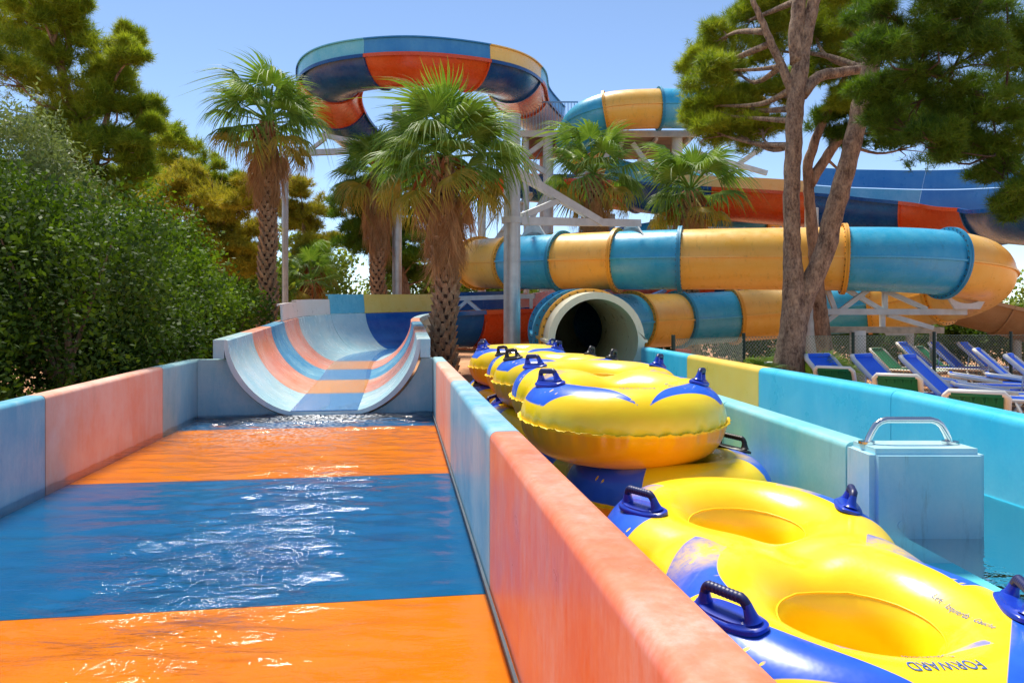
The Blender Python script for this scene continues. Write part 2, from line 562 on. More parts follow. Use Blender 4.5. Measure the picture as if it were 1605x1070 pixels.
chop = stream * (np.exp(-((sg - 4.7) / 1.7) ** 2) + .75 * np.exp(-((sg - 2.3) / 1.5) ** 2)) + .4 * np.exp(-(dm / 2.5) ** 2)
chop = chop * (.55 + .45 * np.sin(2.3 * tg + 1.1 * sg) * np.sin(1.7 * sg - 1.2 * tg))
co_ = ow.data.attributes.new('chop', 'FLOAT', 'POINT')
co_.data.foreach_set('value', np.clip(chop, 0, 1).astype(np.float32).ravel())
fo = ow.data.attributes.new('foam', 'FLOAT', 'POINT')
foam = np.clip(np.exp(-((sg - 9.3) / .5) ** 2 - ((tg - MOUTH_T - .05) / .55) ** 2) * 1.3 + .35 * np.exp(-((sg - 8.2) / .9) ** 2 - ((tg - MOUTH_T + .3) / .8) ** 2), 0, 1)
fo.data.foreach_set('value', foam.astype(np.float32).ravel())

# ------------------------------------------------------------------ open flumes
def bowl(Rr, phi, th=.04, lipw=.13, liph=.09, n=22):
    if Rr == FR:
        h = wing()
        inner = [(-a_, b_) for a_, b_ in h[:0:-1]] + h
        outer = [(a_ * (1 + th / 1.2), b_ - th * .9 * min(1, -b_ / .3 + .05)) for a_, b_ in inner[::-1]]
        u = h[-1][0]
        rl = [(u + .02, .012), (u + lipw + .04, .012), (u + lipw + .04, -liph), (u + lipw, -liph), (u + lipw, -.03)]
        return inner + rl + outer + [(-x_, y_) for x_, y_ in rl[::-1]]
    a = np.linspace(-phi, phi, n)
    c = Rr * math.cos(phi)
    inner = [(Rr * math.sin(x), -Rr * math.cos(x) + c) for x in a]
    ro = Rr + th
    outer = [(ro * math.sin(x), -ro * math.cos(x) + c - .0) for x in a[::-1]]
    u = Rr * math.sin(phi)
    rl = [(u + .02, .012), (u + lipw, .012), (u + lipw, -liph), (u + lipw - .03, -liph), (u + lipw - .03, -.03)]
    ll = [(-x, y) for x, y in rl[::-1]]
    return inner + rl + outer + ll

def flume(parent, pts, joints, mats, Rr, phi, panel_side=0, panels=None, rib=True, wet=None, th=.04):
    P3, s = catmull(pts, .14)
    t, sd_, up = frames(P3)
    prof = bowl(Rr, phi, th)
    L = s[-1]
    for j in range(len(joints) - 1):
        a, bb = joints[j], min(joints[j + 1], L)
        ss = np.linspace(a + .004, bb - .004, max(3, int((bb - a) / .14)))
        itp = lambda A: np.stack([np.interp(ss, s, A[:, k]) for k in range(3)], 1)
        pp, s2, u2 = itp(P3), itp(sd_), itp(up)
        V, F = sweep(pp, s2, u2, prof)
        sec = mk('flume_section', V, F, mats[j % len(mats)], parent)
        smooth_by_angle(sec, 40)
        if rib and j > 0:
            ring = [((Rr + r) * math.sin(x), -(Rr + r) * math.cos(x) + Rr * math.cos(phi)) for r, xs in ((th + .002, np.linspace(-phi, phi, 20)), (th + .06, np.linspace(phi, -phi, 20))) for x in xs]
            if Rr == FR:
                h_ = wing(); h_ = [(-a_, b_) for a_, b_ in h_[:0:-1]] + h_
                ring = [(a_ * 1.066, b_ - .075) for a_, b_ in h_ if b_ < -.1] + [(a_ * 1.10, b_ - .13) for a_, b_ in h_[::-1] if b_ < -.1]
            V, F = sweep(np.stack([pp[0] - t[0] * 0, pp[0] + (pp[1] - pp[0]) / np.linalg.norm(pp[1] - pp[0]) * .05]), np.stack([s2[0]] * 2), np.stack([u2[0]] * 2), ring)
            mk('joint_flange', V, F, mats[j % len(mats)], sec)
        if panels and panels[j]:
            sg_ = panel_side
            u0 = (1.15 if Rr == FR else Rr * math.sin(phi)) + .03
            for row, (h0, h1, pm) in enumerate(panels[j]):
                q = [(sg_ * (u0 + .12 * (h / 1.2) ** 1.5), h + .02) for h in np.linspace(h0, h1, 5)]
                q2 = [(u + sg_ * .035, v) for u, v in q[::-1]]
                top = [(sg_ * (abs(q[-1][0]) - .0), q[-1][1] + .01), (sg_ * (abs(q[-1][0]) + .09), q[-1][1] + .01), (sg_ * (abs(q[-1][0]) + .09), q[-1][1] - .03)]
                V, F = sweep(pp, s2, u2, q + top + q2)
                o = mk('side_panel', V, F, pm, sec)
                smooth_by_angle(o, 40)
        if wet and wet[j]:
            x = np.linspace(-R(17), R(17), 9)
            if Rr == FR:
                hwid = .41
                q = [(a_, -.89 + .014) for a_ in np.linspace(-hwid, hwid, 7)]
                q2 = [(a_, -.89 + .003) for a_ in np.linspace(hwid, -hwid, 7)]
                V, F = sweep(pp, s2, u2, q + q2)
                mk('wet_floor_strip', V, F, wet[j], sec)
                continue
            q = [((Rr - .012) * math.sin(k), -(Rr - .012) * math.cos(k) + Rr * math.cos(phi)) for k in x]
            q2 = [((Rr - .002) * math.sin(k), -(Rr - .002) * math.cos(k) + Rr * math.cos(phi)) for k in x[::-1]]
            V, F = sweep(pp, s2, u2, q + q2)
            mk('wet_floor_strip', V, F, wet[j], sec)
    return P3, s

def wetmat(name, c):
    m, nt, b = new_mat(name)
    n = noise(nt, 34, 4, .65)
    nt.links.new(mix(nt, ramp(nt, n, .5, .75), lin(c), tuple(min(1, x * 1.3 + .26) for x in lin(c)[:3]) + (1,)), b.inputs['Base Color'])  # paler noise speckles paint the running water's sparkle into the colour
    b.inputs['Roughness'].default_value = .16
    b.inputs['Coat Weight'].default_value = .6
    bump(nt, b, n, .6, .03)
    return m
WET_O, WET_B = wetmat('wet_orange', (240, 152, 44)), wetmat('wet_blue', (56, 132, 194))

mo = tr(MOUTH_S, MOUTH_T, RIM0)
lower = empty('open_flume', (mo[0], mo[1], 0), label='faded pale blue and peach half-pipe flume pouring into the splash trough', cat='water slide')
m2 = tr(MOUTH_S + 1.5, MOUTH_T, 1.30)
m3 = tr(MOUTH_S + 3.4, MOUTH_T, 1.39)
m4 = tr(MOUTH_S + 5.9, MOUTH_T, 1.51)
lpts = [mo, m2, m3, m4, (-3.15, 17.1, 1.6), (-2.15, 18.7, 1.67), (-.5, 19.8, 1.74), (1.3, 20.9, 1.85), (2.7, 22.6, 2.1), (4.2, 24.4, 2.5), (6.0, 25.0, 2.95), (7.6, 25.2, 3.4)]
pj = [0, 1.5, 3.0, 4.5, 6.0, 8.0, 9.0, 11.0, 13.0, 14.0, 16.0, 18.4, 21, 24]
pan = [None, None, None, [(0, .30, FL_CREAM)], [(0, .34, FL_CREAM)], [(0, .46, FL_TEAL)], [(0, .46, FL_YELLOW)], [(0, .50, FL_DEEP)], [(0, .4, FL_PEACH)], [(0, .36, FL_PEACH)], [(0, .36, FL_PEACH)], [(0, .42, NAVY)], [(0, .5, RED)], None]
flume(lower, lpts, pj, [FL_WHITE, FL_PEACH, FL_BLUE, FL_PEACH, FL_WHITE, FL_WHITE, FL_DEEP, RED, NAVY, RED, NAVY, RED, NAVY], FR, FPHI, -1, pan, True,
      [WET_B, WET_O, WET_B, WET_O, WET_B, WET_B, WET_B, WET_B] + [None] * 6, .055)
# thick moulded corner blocks at the mouth's two upper corners
for sg_ in (-1, 1):
    u = 1.15
    c = tr(MOUTH_S + .09, MOUTH_T + sg_ * (u + .105), RIM0 - .11)
    ob = MB().box(c, (.125, .19, .22), math.atan2(NX[1], NX[0])).build('corner_block', POOL_PALE, lower)

upper = empty('open_flume', (-3, 25, 0), label='high open flume looping round with red and navy underside and pale side panels', cat='water slide')
upts = [(1.2, 31.2, 9.95), (.4, 28.6, 9.95), (.05, 25.8, 9.75), (-.85, 23.5, 9.42), (-3.1, 22.25, 9.2), (-5.35, 23.3, 9.3), (-6.35, 25.6, 9.3), (-6.4, 28.6, 9.0), (-5.4, 31.2, 8.5), (-2.8, 32.6, 8.0), (0, 31.4, 7.5), (2.4, 28.7, 6.9), (4.2, 26.6, 6.35), (6.4, 25.3, 5.9), (9, 24.1, 5.5), (11.2, 23.2, 5.15), (12.8, 21.8, 4.8), (13.3, 20.0, 4.5), (13.1, 18.3, 4.25), (13.2, 16.6, 4.0), (13.8, 14.8, 3.7)]
P3, s_ = catmull(upts, .14)
Ltot = s_[-1]
uj = list(np.arange(0, Ltot - 1.2, 2.9)) + [Ltot]
nsec = len(uj) - 1
PT, PB, PY, = FL_TEAL, gelcoat('panel_blue', (40, 128, 196), (90, 166, 212), .45, .3), FL_YELLOW
upan = []
pcols = [PB, PT, PY, PB, PT, PB, PY, PT, FL_PEACH, PB, PY]
for j in range(nsec):
    mid = P3[int((uj[j] + uj[j + 1]) / 2 / Ltot * (len(P3) - 1))]
    if mid[0] > 9.4: upan.append([(0, .62, PB if j % 2 else PT), (.66, 1.25, PB)])
    elif mid[0] > 6: upan.append([(0, .75, PY)])
    elif mid[0] > 2.5 and mid[2] < 7.2: upan.append([(0, .7, PT if j % 2 else PY)])
    elif j < 9: upan.append([(0, .44, pcols[j])])
    else: upan.append([(0, .35, FL_PEACH if j % 2 else PB)])
ks = 10
flume(upper, upts, [q for q in uj if q < 30.0], [NAVY, RED], 1.08, R(64), -1, upan)
rest = [q for q in uj if q >= 26.5]
off = len(uj) - len(rest)
flume(upper, upts, rest, [NAVY, RED] if off % 2 == 0 else [RED, NAVY], 1.12, R(78), -1, upan[off:])

tan_ = empty('family_slide', (13, 21, 0), label='tan underside of a wide slide descending to the right behind the loungers', cat='water slide')
flume(tan_, [(8.6, 23, 3.3), (11, 22.4, 2.75), (14, 21.4, 1.9), (17, 20.4, 1.05), (20, 19.5, .9)], [0, 3, 6, 9, 12], [TAN], 1.5, R(60))
for x, y, h in ((11.6, 21.4, 1.6), (14.6, 21.2, .9)):
    MB().tube([(x, y, 0), (x, y, h)], .11, 12).build('support_post', STEEL_P, tan_, angle=40)

# ------------------------------------------------------------------ enclosed tube slide
TR_ = .70
tpts = [(1.26, 10.9, 1.17), (1.06, 13.0, 1.25), (1.35, 15.5, 1.33), (2.7, 18.2, 1.42), (4.8, 19.8, 1.5), (7.0, 20.2, 1.64), (9.2, 19.5, 1.85), (10.3, 18.8, 2.0),
        (10.85, 17.8, 2.22), (10.62, 16.65, 2.48), (9.8, 15.95, 2.65), (8.4, 15.9, 2.78), (6.0, 16.6, 2.86), (3.3, 17.4, 2.9), (1.2, 18.6, 2.95), (-.45, 20.4, 3.05), (-1.2, 22.3, 3.2),
        (-.7, 24.2, 3.4), (1.2, 25.6, 3.7), (4, 26.2, 4.1), (7.3, 26.3, 4.7), (9.8, 27.0, 5.3), (10.6, 28.6, 6.0), (9.2, 30, 6.6), (6.5, 30.2, 6.95), (4.2, 29.8, 7.3), (2.7, 28.8, 7.9), (2.5, 27.4, 8.6), (3.4, 26.7, 9.0), (5.4, 26.6, 9.12), (7.4, 26.9, 9.15), (9.2, 27.6, 9.2)]
TP, TS = catmull(tpts, .1)
tt_, tside, tup = frames(TP)
tpx = 802.5 + FPX * TP[:, 0] / TP[:, 1]
def s_at(px, s_lo, s_hi):
    k = [i for i in range(len(TS) - 1) if s_lo <= TS[i] <= s_hi and (tpx[i] - px) * (tpx[i + 1] - px) <= 0]
    return TS[k[0]] if k else None
i_top = int(np.argmin(np.hypot(TP[:, 0] - 10.62, TP[:, 1] - 16.65)))
i_end = int(np.argmin(np.hypot(TP[:, 0] + 1.2, TP[:, 1] - 22.3)))
sA, sB = TS[i_top], TS[i_end]
jt = [0, .55, 1.15]
while jt[-1] + 1.75 < sA - .3: jt.append(jt[-1] + 1.75)
for px in (1548, 1478, 1316, 1238, 1062, 963, 880, 806):
    v = s_at(px, sA - .6, sB + .5)
    if v and v > jt[-1] + .3: jt.append(v)
while jt[-1] + 1.9 < TS[-1] - 1: jt.append(jt[-1] + 1.9)
jt.append(TS[-1])
tube = empty('tube_slide', (6, 18, 0), label='long enclosed tube slide in yellow and turquoise rings ending in a cream mouth', cat='water slide')
def ring_prof(r, n=44, seam=.045):
    pr = []
    for k in range(n):
        a = 2 * math.pi * k / n
        if k in (0, n // 2):
            for da, rr in ((-.032, r), (-.026, r + seam), (.026, r + seam), (.032, r)):
                pr.append((rr * math.cos(a + da), rr * math.sin(a + da)))
        else:
            pr.append((r * math.cos(a), r * math.sin(a)))
    return pr
mouth_cols = {0: (TUBE_W, TUBE_W), 1: (TUBE_Y, FLANGE_Y), 2: (TUBE_T, FLANGE_T)}
# colours of the stretch across the picture, from the right-hand bend to the left end
for j in range(len(jt) - 1):
    a, bb = jt[j], jt[j + 1]
    ss = np.linspace(a + .004, bb - .004, max(3, int((bb - a) / .12)))
    itp = lambda A: np.stack([np.interp(ss, TS, A[:, k]) for k in range(3)], 1)
    pp, s2, u2 = itp(TP), itp(tside), itp(tup)
    px_mid = np.interp((a + bb) / 2, TS, tpx)
    if j in mouth_cols: tm, fm = mouth_cols[j]
    elif sA - .6 <= (a + bb) / 2 <= sB + .5:
        yel = any(lo < px_mid < hi for lo, hi in ((1478, 1560), (1062, 1316), (880, 963), (0, 806)))
        tm, fm = (TUBE_Y, FLANGE_Y) if yel else (TUBE_T, FLANGE_T)
    else: tm, fm = ((TUBE_Y, FLANGE_Y), (TUBE_T, FLANGE_T))[j % 2]
    if j < 5:
        # hollow at the open end
        V, F = sweep(pp, s2, u2, ring_prof(TR_ if j else TR_ + .03), caps=False)
        n1 = len(ring_prof(TR_))
        k = len(V)
        inn = [(.63 * math.cos(2 * math.pi * q / n1), .63 * math.sin(2 * math.pi * q / n1)) for q in range(n1)]
        Vi, Fi = sweep(pp, s2, u2, inn, caps=False)
        V = np.vstack([V, Vi])
        F = F + [tuple(x + k for x in f[::-1]) for f in Fi]
        if j == 0:
            F += [(q, k + q, k + (q + 1) % n1, (q + 1) % n1) for q in range(n1)]
        sec = mk('tube_section', V, F, tm, tube)
        if j == 0: pass
        sec.data.materials.append(TUBE_IN)
        nf_o = (len(pp) - 1) * n1
        mi = np.zeros(len(sec.data.polygons), dtype=np.int32); mi[nf_o:2 * nf_o] = 1
        sec.data.polygons.foreach_set('material_index', mi)
    else:
        V, F = sweep(pp, s2, u2, ring_prof(TR_), caps=False)
        sec = mk('tube_section', V, F, tm, tube)
    smooth_by_angle(sec, 40)
    if j > 0:
        # bolted collar at the joint, two clamped rings
        d = (pp[1] - pp[0]); d /= np.linalg.norm(d)
        n = 48
        V = []; F = []
        for off, r in ((-.045, TR_ - .01), (-.045, TR_ + .085), (-.004, TR_ + .085), (-.004, TR_ + .07), (.004, TR_ + .07), (.004, TR_ + .085), (.045, TR_ + .085), (.045, TR_ - .01)):
            for k in range(n):
                a_ = 2 * math.pi * k / n
                V.append(pp[0] + d * off + r * (math.cos(a_) * s2[0] + math.sin(a_) * u2[0]))
        for q in range(7):
            for k in range(n):
                F.append((q * n + k, q * n + (k + 1) % n, (q + 1) * n + (k + 1) % n, (q + 1) * n + k))
        fl = mk('flange', V, F, fm, sec)
        smooth_by_angle(fl, 30)
        mb = MB()
        for k in range(36):
            a_ = 2 * math.pi * (k + .5) / 36
            e = math.cos(a_) * s2[0] + math.sin(a_) * u2[0]
            c = pp[0] + e * (TR_ + .048)
            mb.tube([c - d * .06, c + d * .06], .013, 5)
        tag(mb.build('bolt_ring', BOLT, sec), kind='stuff')

# ------------------------------------------------------------------ landing lane on the right
lane = empty('landing_lane', (1.9, 6, 0), label='turquoise landing lane with a yellow panel leading from the tube mouth', cat='pool trough')
fw = [(2.95, -1.2, .93), (2.62, 1.0, .95), (2.37, 4.59, 1.055), (2.235, 6.65, 1.06), (2.11, 8.85, 1.07), (1.93, 11.0, 1.08)]
fm_ = [LANE_T, LANE_T, LANE_T, LANE_Y, LANE_T]
for k in range(5):
    p, q = np.array(fw[k]), np.array(fw[k + 1])
    d = (q - p)[:2]; d /= np.linalg.norm(d)
    nrm = np.array([d[1], -d[0]])
    wall_panel(lane, p[:2] + d * .003, q[:2] - d * .003, nrm, .17, p[2], q[2], fm_[k], r=.05)
nw = [(1.62, 3.27, .955), (1.46, 4.6, .985), (1.30, 6.4, 1.0), (1.08, 8.6, 1.0), (.66, 10.9, 1.0)]
for k in range(4):
    p, q = np.array(nw[k]), np.array(nw[k + 1])
    d = (q - p)[:2]; d /= np.linalg.norm(d)
    nrm = np.array([-d[1], d[0]])
    wall_panel(lane, p[:2] + d * .003, q[:2] - d * .003, nrm, .14, p[2], q[2], LANE_G, r=.03)
# end post, rounded edges
bm_ = bmesh.new()
bmesh.ops.create_cube(bm_, size=1)
for v in bm_.verts:
    v.co = (1.478 + (v.co.x + .5) * .475, 3.01 + (v.co.y + .5) * .25, -.05 + (v.co.z + .5) * 1.015)
bmesh.ops.bevel(bm_, geom=bm_.edges[:], offset=.026, segments=4, affect='EDGES')
V = [v.co[:] for v in bm_.verts]; F = [tuple(v.index for v in f.verts) for f in bm_.faces]
bm_.free()
post = mk('end_post', V, F, LANE_P, lane); smooth_by_angle(post, 89)
MB().tube([(1.60, 3.02, .655), (1.60, 3.006, .655)], .018, 16).build('plug', LANE_P, post, angle=40)
ra = []
for k in range(15):
    u = k / 14
    ra.append((1.535 + .345 * u, 3.155, .965 + .095 * (1 - abs(2 * u - 1) ** 5)))
ra = [(1.525, 3.155, .958), (1.535, 3.155, .99)] + [(1.56 + .03 * math.sin(R(90) * k / 6) * 1.5, 3.155, 1.03 + .04 * (1 - math.cos(R(90) * k / 6))) for k in range(0)] + \
     [(1.55, 3.155, 1.02), (1.565, 3.155, 1.045), (1.585, 3.155, 1.06), (1.61, 3.155, 1.067), (1.80, 3.155, 1.067), (1.825, 3.155, 1.06), (1.845, 3.155, 1.045), (1.86, 3.155, 1.02), (1.875, 3.155, .99), (1.885, 3.155, .958)]
rail = MB().tube(ra, .014, 14).build('grab_rail', CHROME, lane, angle=50)
for x in (1.525, 1.885):
    MB().tube([(x, 3.155, .966), (x, 3.155, .976)], .034, 18).build('rail_foot', CHROME, rail, angle=40)
# lane floor and water
V = [(.8, 10.9, .32), (1.2, 8.6, .32), (1.42, 6.4, .32), (1.58, 4.6, .32), (1.62, 3.2, .32), (1.7, -1.2, .32), (2.94, -1.2, .32), (2.61, 1.0, .32), (2.36, 4.59, .32), (2.22, 6.65, .32), (2.1, 8.85, .32), (1.92, 10.95, .32)]
V = [(x, y, .5) for x, y, z in V]
mk('floor_panel', V + [(x, y, .2) for x, y, z in V], [tuple(range(12))[::-1], tuple(range(12, 24))] + [(k, (k + 1) % 12, (k + 1) % 12 + 12, k + 12) for k in range(12)], gelcoat('lane_floor_aqua', (110, 232, 238), (150, 240, 242), .4, .4, streak=False), lane)
lw = [(x, y, .60) for x, y, z in V]
LW = water_mat('lane_water', (.92, 1, 1, 1), 4.0, .10)
tag(mk('lane_water', lw, [tuple(range(12))[::-1]], LW), 'clear turquoise water standing in the landing lane', kind='structure')

# ------------------------------------------------------------------ double rafts
RC, RR_, RT = .385, .365, .19        # ring centre offset, ring radius, tube radius
def torus(cx, cy, Rm, r, n=64, m_=28):
    V = []; F = []
    for i in range(n):
        a = 2 * math.pi * i / n
        for k in range(m_):
            c = 2 * math.pi * k / m_
            V.append((cx + (Rm + r * math.cos(c)) * math.cos(a), cy + (Rm + r * math.cos(c)) * math.sin(a), r * 1.06 * math.sin(c)))
    for i in range(n):
        for k in range(m_):
            F.append((i * m_ + k, ((i + 1) % n) * m_ + k, ((i + 1) % n) * m_ + (k + 1) % m_, i * m_ + (k + 1) % m_))
    return V, F
mb = MB()
for sg_ in (-1, 1): mb.add(*torus(0, sg_ * RC, RR_, RT))
for sg_ in (-1, 1):
    mb.tube([(sg_ * .30, yy, 0) for yy in np.linspace(-.3, .3, 9)], [.10, .16, .185, .19, .19, .19, .185, .16, .10], 24)
    c_ = [(math.cos(2 * math.pi * k / 40) * .30, sg_ * RC + math.sin(2 * math.pi * k / 40) * .30) for k in range(40)]
    mb.add([(a_, b_, zz) for zz in (-.14, -.09) for a_, b_ in c_], [tuple(range(40))[::-1], tuple(range(40, 80))] + [(k, (k + 1) % 40, (k + 1) % 40 + 40, k + 40) for k in range(40)])
tmp = mb.build('raft_source', BLUE_H)
md = tmp.modifiers.new('r', 'REMESH'); md.mode = 'VOXEL'; md.voxel_size = .013; md.adaptivity = 0
md2 = tmp.modifiers.new('s', 'SMOOTH'); md2.iterations = 14; md2.factor = .5
dg = bpy.context.evaluated_depsgraph_get()
ev = tmp.evaluated_get(dg)
rm = bpy.data.meshes.new_from_object(ev)
bpy.data.objects.remove(tmp)
nv = len(rm.vertices)
co = np.zeros(nv * 3, dtype=np.float32); rm.vertices.foreach_get('co', co); co = co.reshape(-1, 3)
# the bar between the seats sags a little, its ends bulge
w0 = np.exp(-(co[:, 1] / .12) ** 2)
co[:, 2] += np.where(co[:, 2] > 0, w0 * (-.045 * np.exp(-(co[:, 0] / .10) ** 2) + .018 * np.exp(-((np.abs(co[:, 0]) - .27) / .12) ** 2)), 0)
# puckers along the welded seam
aa = np.arctan2(co[:, 1], co[:, 0]); rr0 = np.hypot(co[:, 0], co[:, 1])
outer_ = np.hypot(co[:, 0], np.abs(co[:, 1]) - RC) > RR_
pk = outer_ * np.exp(-(np.abs(co[:, 2] + .02) / .06) ** 2) * (.0032 * np.sin(47 * aa + 2 * np.sin(5 * aa)) + .0018 * np.sin(83 * aa + 1))
co[:, 0] += pk * np.cos(aa); co[:, 1] += pk * np.sin(aa)
rm.vertices.foreach_set('co', co.ravel())
rm.polygons.foreach_set('use_smooth', np.ones(len(rm.polygons), dtype=bool))
x, y, z = co[:, 0].astype(float), co[:, 1].astype(float), co[:, 2].astype(float)
f = -y - RC                                    # forward of the front seat's centre (forward = local -Y)
ax_ = np.abs(x)
rad_f = np.hypot(x, f)
smin = np.minimum
tri = .31 * (1 - (f - .17) / .36) - ax_                        # >0 inside the yellow arrow
band = smin(.52 - .56 * ax_ - f, f + .03 - .0 * ax_)           # inside the blue front field
band = smin(band, .53 - rad_f)
band = smin(band, rad_f - .235)
front = smin(band, -tri)
strip = smin(smin(f - .215, .255 - f), .2 - ax_) ** 1
front = np.maximum(front, strip)
# blue side flashes behind the front grips
ang = np.arctan2(-f, ax_)                                      # 0 = lateral, + = rearwards
side = smin(smin(ang - .16, 1.0 - ang), smin(rad_f - (.33 + .10 * np.clip(ang, 0, 1)), .56 - rad_f))
fr_ = y - RC
rad_r = np.hypot(x, fr_); ang_r = np.arctan2(fr_, ax_)
rear = smin(smin(ang_r + .25, .85 - ang_r) * .6, smin(rad_r - .36, .57 - rad_r))
sdv = np.maximum(np.maximum(front, side), rear)
sdv = np.where(z > -.01, sdv, -.1)
sdv = smin(sdv, (z - .012) * 1.0)
wear = np.clip(1.25 - np.abs(rad_f - .24) / .10, 0, 1) * (f > .1) * .6
wear = np.maximum(wear, np.clip(1 - np.hypot((ax_ - .29) / .2, (y + .04) / .14), 0, 1) * 1.1)
wear = np.maximum(wear, np.clip(1 - np.hypot((ax_ - .28) / .14, (fr_ - .22) / .12), 0, 1))
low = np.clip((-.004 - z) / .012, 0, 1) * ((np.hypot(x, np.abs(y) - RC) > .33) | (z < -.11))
for nm, arr in (('print_sd', sdv), ('wear', wear), ('lower', low)):
    at = rm.attributes.new(nm, 'FLOAT', 'POINT')
    at.data.foreach_set('value', arr.astype(np.float32))

m, nt, b = new_mat('raft_vinyl')
def attr(nm):
    a = N(nt, 'ShaderNodeAttribute'); a.attribute_name = nm
    return a.outputs['Fac']
def mth(op, a, b_=0.0, clamp=False):
    k = N(nt, 'ShaderNodeMath'); k.operation = op; k.use_clamp = clamp
    for i, v in enumerate((a, b_)):
        if isinstance(v, (int, float)): k.inputs[i].default_value = v
        else: nt.links.new(v, k.inputs[i])
    return k.outputs[0]
nzA = noise(nt, 3, 4)
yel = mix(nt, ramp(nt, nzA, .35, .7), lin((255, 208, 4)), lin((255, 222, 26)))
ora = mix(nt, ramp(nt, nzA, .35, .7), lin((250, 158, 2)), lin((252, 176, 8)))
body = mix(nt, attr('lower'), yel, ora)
fac = mth('MULTIPLY', mth('ADD', attr('print_sd'), .0), 260, True)
# little yellow flecks left open in the print
vo = N(nt, 'ShaderNodeTexVoronoi'); vo.inputs['Scale'].default_value = 15
tc = N(nt, 'ShaderNodeTexCoord'); mp = N(nt, 'ShaderNodeMapping'); mp.inputs['Scale'].default_value = (1, 2.6, 1)
nt.links.new(tc.outputs['Object'], mp.inputs[0]); nt.links.new(mp.outputs[0], vo.inputs['Vector'])
gate = ramp(nt, noise(nt, 5.5, 1), .57, .6)
fleck = mth('MULTIPLY', mth('LESS_THAN', vo.outputs['Distance'], .22), gate)
fac = mth('MULTIPLY', fac, mth('SUBTRACT', 1.0, fleck))
wn_ = ramp(nt, noise(nt, 30, 6, .75), .38, .6)
wmask = mth('MULTIPLY', attr('wear'), mth('ADD', mth('MULTIPLY', wn_, .7), .55), True)
fac = mth('MULTIPLY', fac, mth('SUBTRACT', 1.0, wmask, True))
blue = mix(nt, ramp(nt, nzA, .3, .7), lin((20, 76, 206)), lin((46, 108, 224)))
grey = mth('MULTIPLY', mth('MULTIPLY', attr('wear'), wn_), .30)
colr = mix(nt, fac, body, blue)
colr = mix(nt, grey, colr, lin((176, 150, 140)))
nt.links.new(colr, b.inputs['Base Color'])
b.inputs['Roughness'].default_value = .3
b.inputs['Coat Weight'].default_value = .15
b.inputs['Subsurface Weight'].default_value = .0
wr = N(nt, 'ShaderNodeTexNoise'); wr.inputs['Scale'].default_value = 7
bump(nt, b, noise(nt, 10, 3), .10, .015)
VINYL = m
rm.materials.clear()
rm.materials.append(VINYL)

def surf_z(px, py):
    i = np.argmin((x - px) ** 2 + (y - py) ** 2 + np.where(z < 0, 10, 0))
    k = np.argsort((x - px) ** 2 + (y - py) ** 2 + np.where(z < 0, 10, 0))[:4]
    w = 1 / (np.hypot(x[k] - px, y[k] - py) + 1e-4)
    return float((z[k] * w).sum() / w.sum())
topk = np.where(z > 0)[0]
def surf_z_many(pts):
    out = []
    xx, yy, zz = x[topk], y[topk], z[topk]
    for px, py in pts:
        d = (xx - px) ** 2 + (yy - py) ** 2
        k = np.argpartition(d, 6)[:6]
        w = 1 / (d[k] + 2e-6)
        out.append(float((zz[k] * w).sum() / w.sum()))
    return np.array(out)

def text_part(body, size, cx, cy, rot, parent, name='printed_text', mat=INK, xs=1.0):
    cu = bpy.data.curves.new('t', 'FONT')
    cu.body = body; cu.size = size; cu.align_x = 'CENTER'; cu.align_y = 'CENTER'
    cu.resolution_u = 3
    to = bpy.data.objects.new('t', cu); col.objects.link(to)
    dg_ = bpy.context.evaluated_depsgraph_get(); dg_.update()
    me = bpy.data.meshes.new_from_object(to.evaluated_get(dg_))
    bpy.data.objects.remove(to)
    bm_ = bmesh.new(); bm_.from_mesh(me)
    bmesh.ops.triangulate(bm_, faces=bm_.faces[:])
    for _ in range(2):
        bmesh.ops.subdivide_edges(bm_, edges=[e for e in bm_.edges if e.calc_length() > size * .22], cuts=1)
        bmesh.ops.triangulate(bm_, faces=bm_.faces[:])
    ca, sa = math.cos(rot), math.sin(rot)
    P_ = [(cx + v.co.x * xs * ca - v.co.y * sa, cy + v.co.x * xs * sa + v.co.y * ca) for v in bm_.verts]
    Z_ = surf_z_many(P_) + .0022
    for v, p_, z_ in zip(bm_.verts, P_, Z_): v.co = (p_[0], p_[1], z_)
    bm_.to_mesh(me); bm_.free()
    me.materials.clear(); me.materials.append(mat)
    o = bpy.data.objects.new(name, me); col.objects.link(o); o.parent = parent
    return o

def outline(k):
    """outer radius of the raft in direction k, at the seam"""
    d = np.array([math.cos(k), math.sin(k)])
    lo, hi = .2, 1.2
    for _ in range(30):
        mid = (lo + hi) / 2
        p = d * mid
        dd = min(abs(np.hypot(p[0], p[1] - sg_ * RC)) - (RR_ + RT) for sg_ in (-1, 1))
        h = max(.0, .10 - abs(np.hypot(p[0], p[1] - RC) - np.hypot(p[0], p[1] + RC)))
        if dd - h * h * 1.2 < 0: lo = mid
        else: hi = mid
    return lo

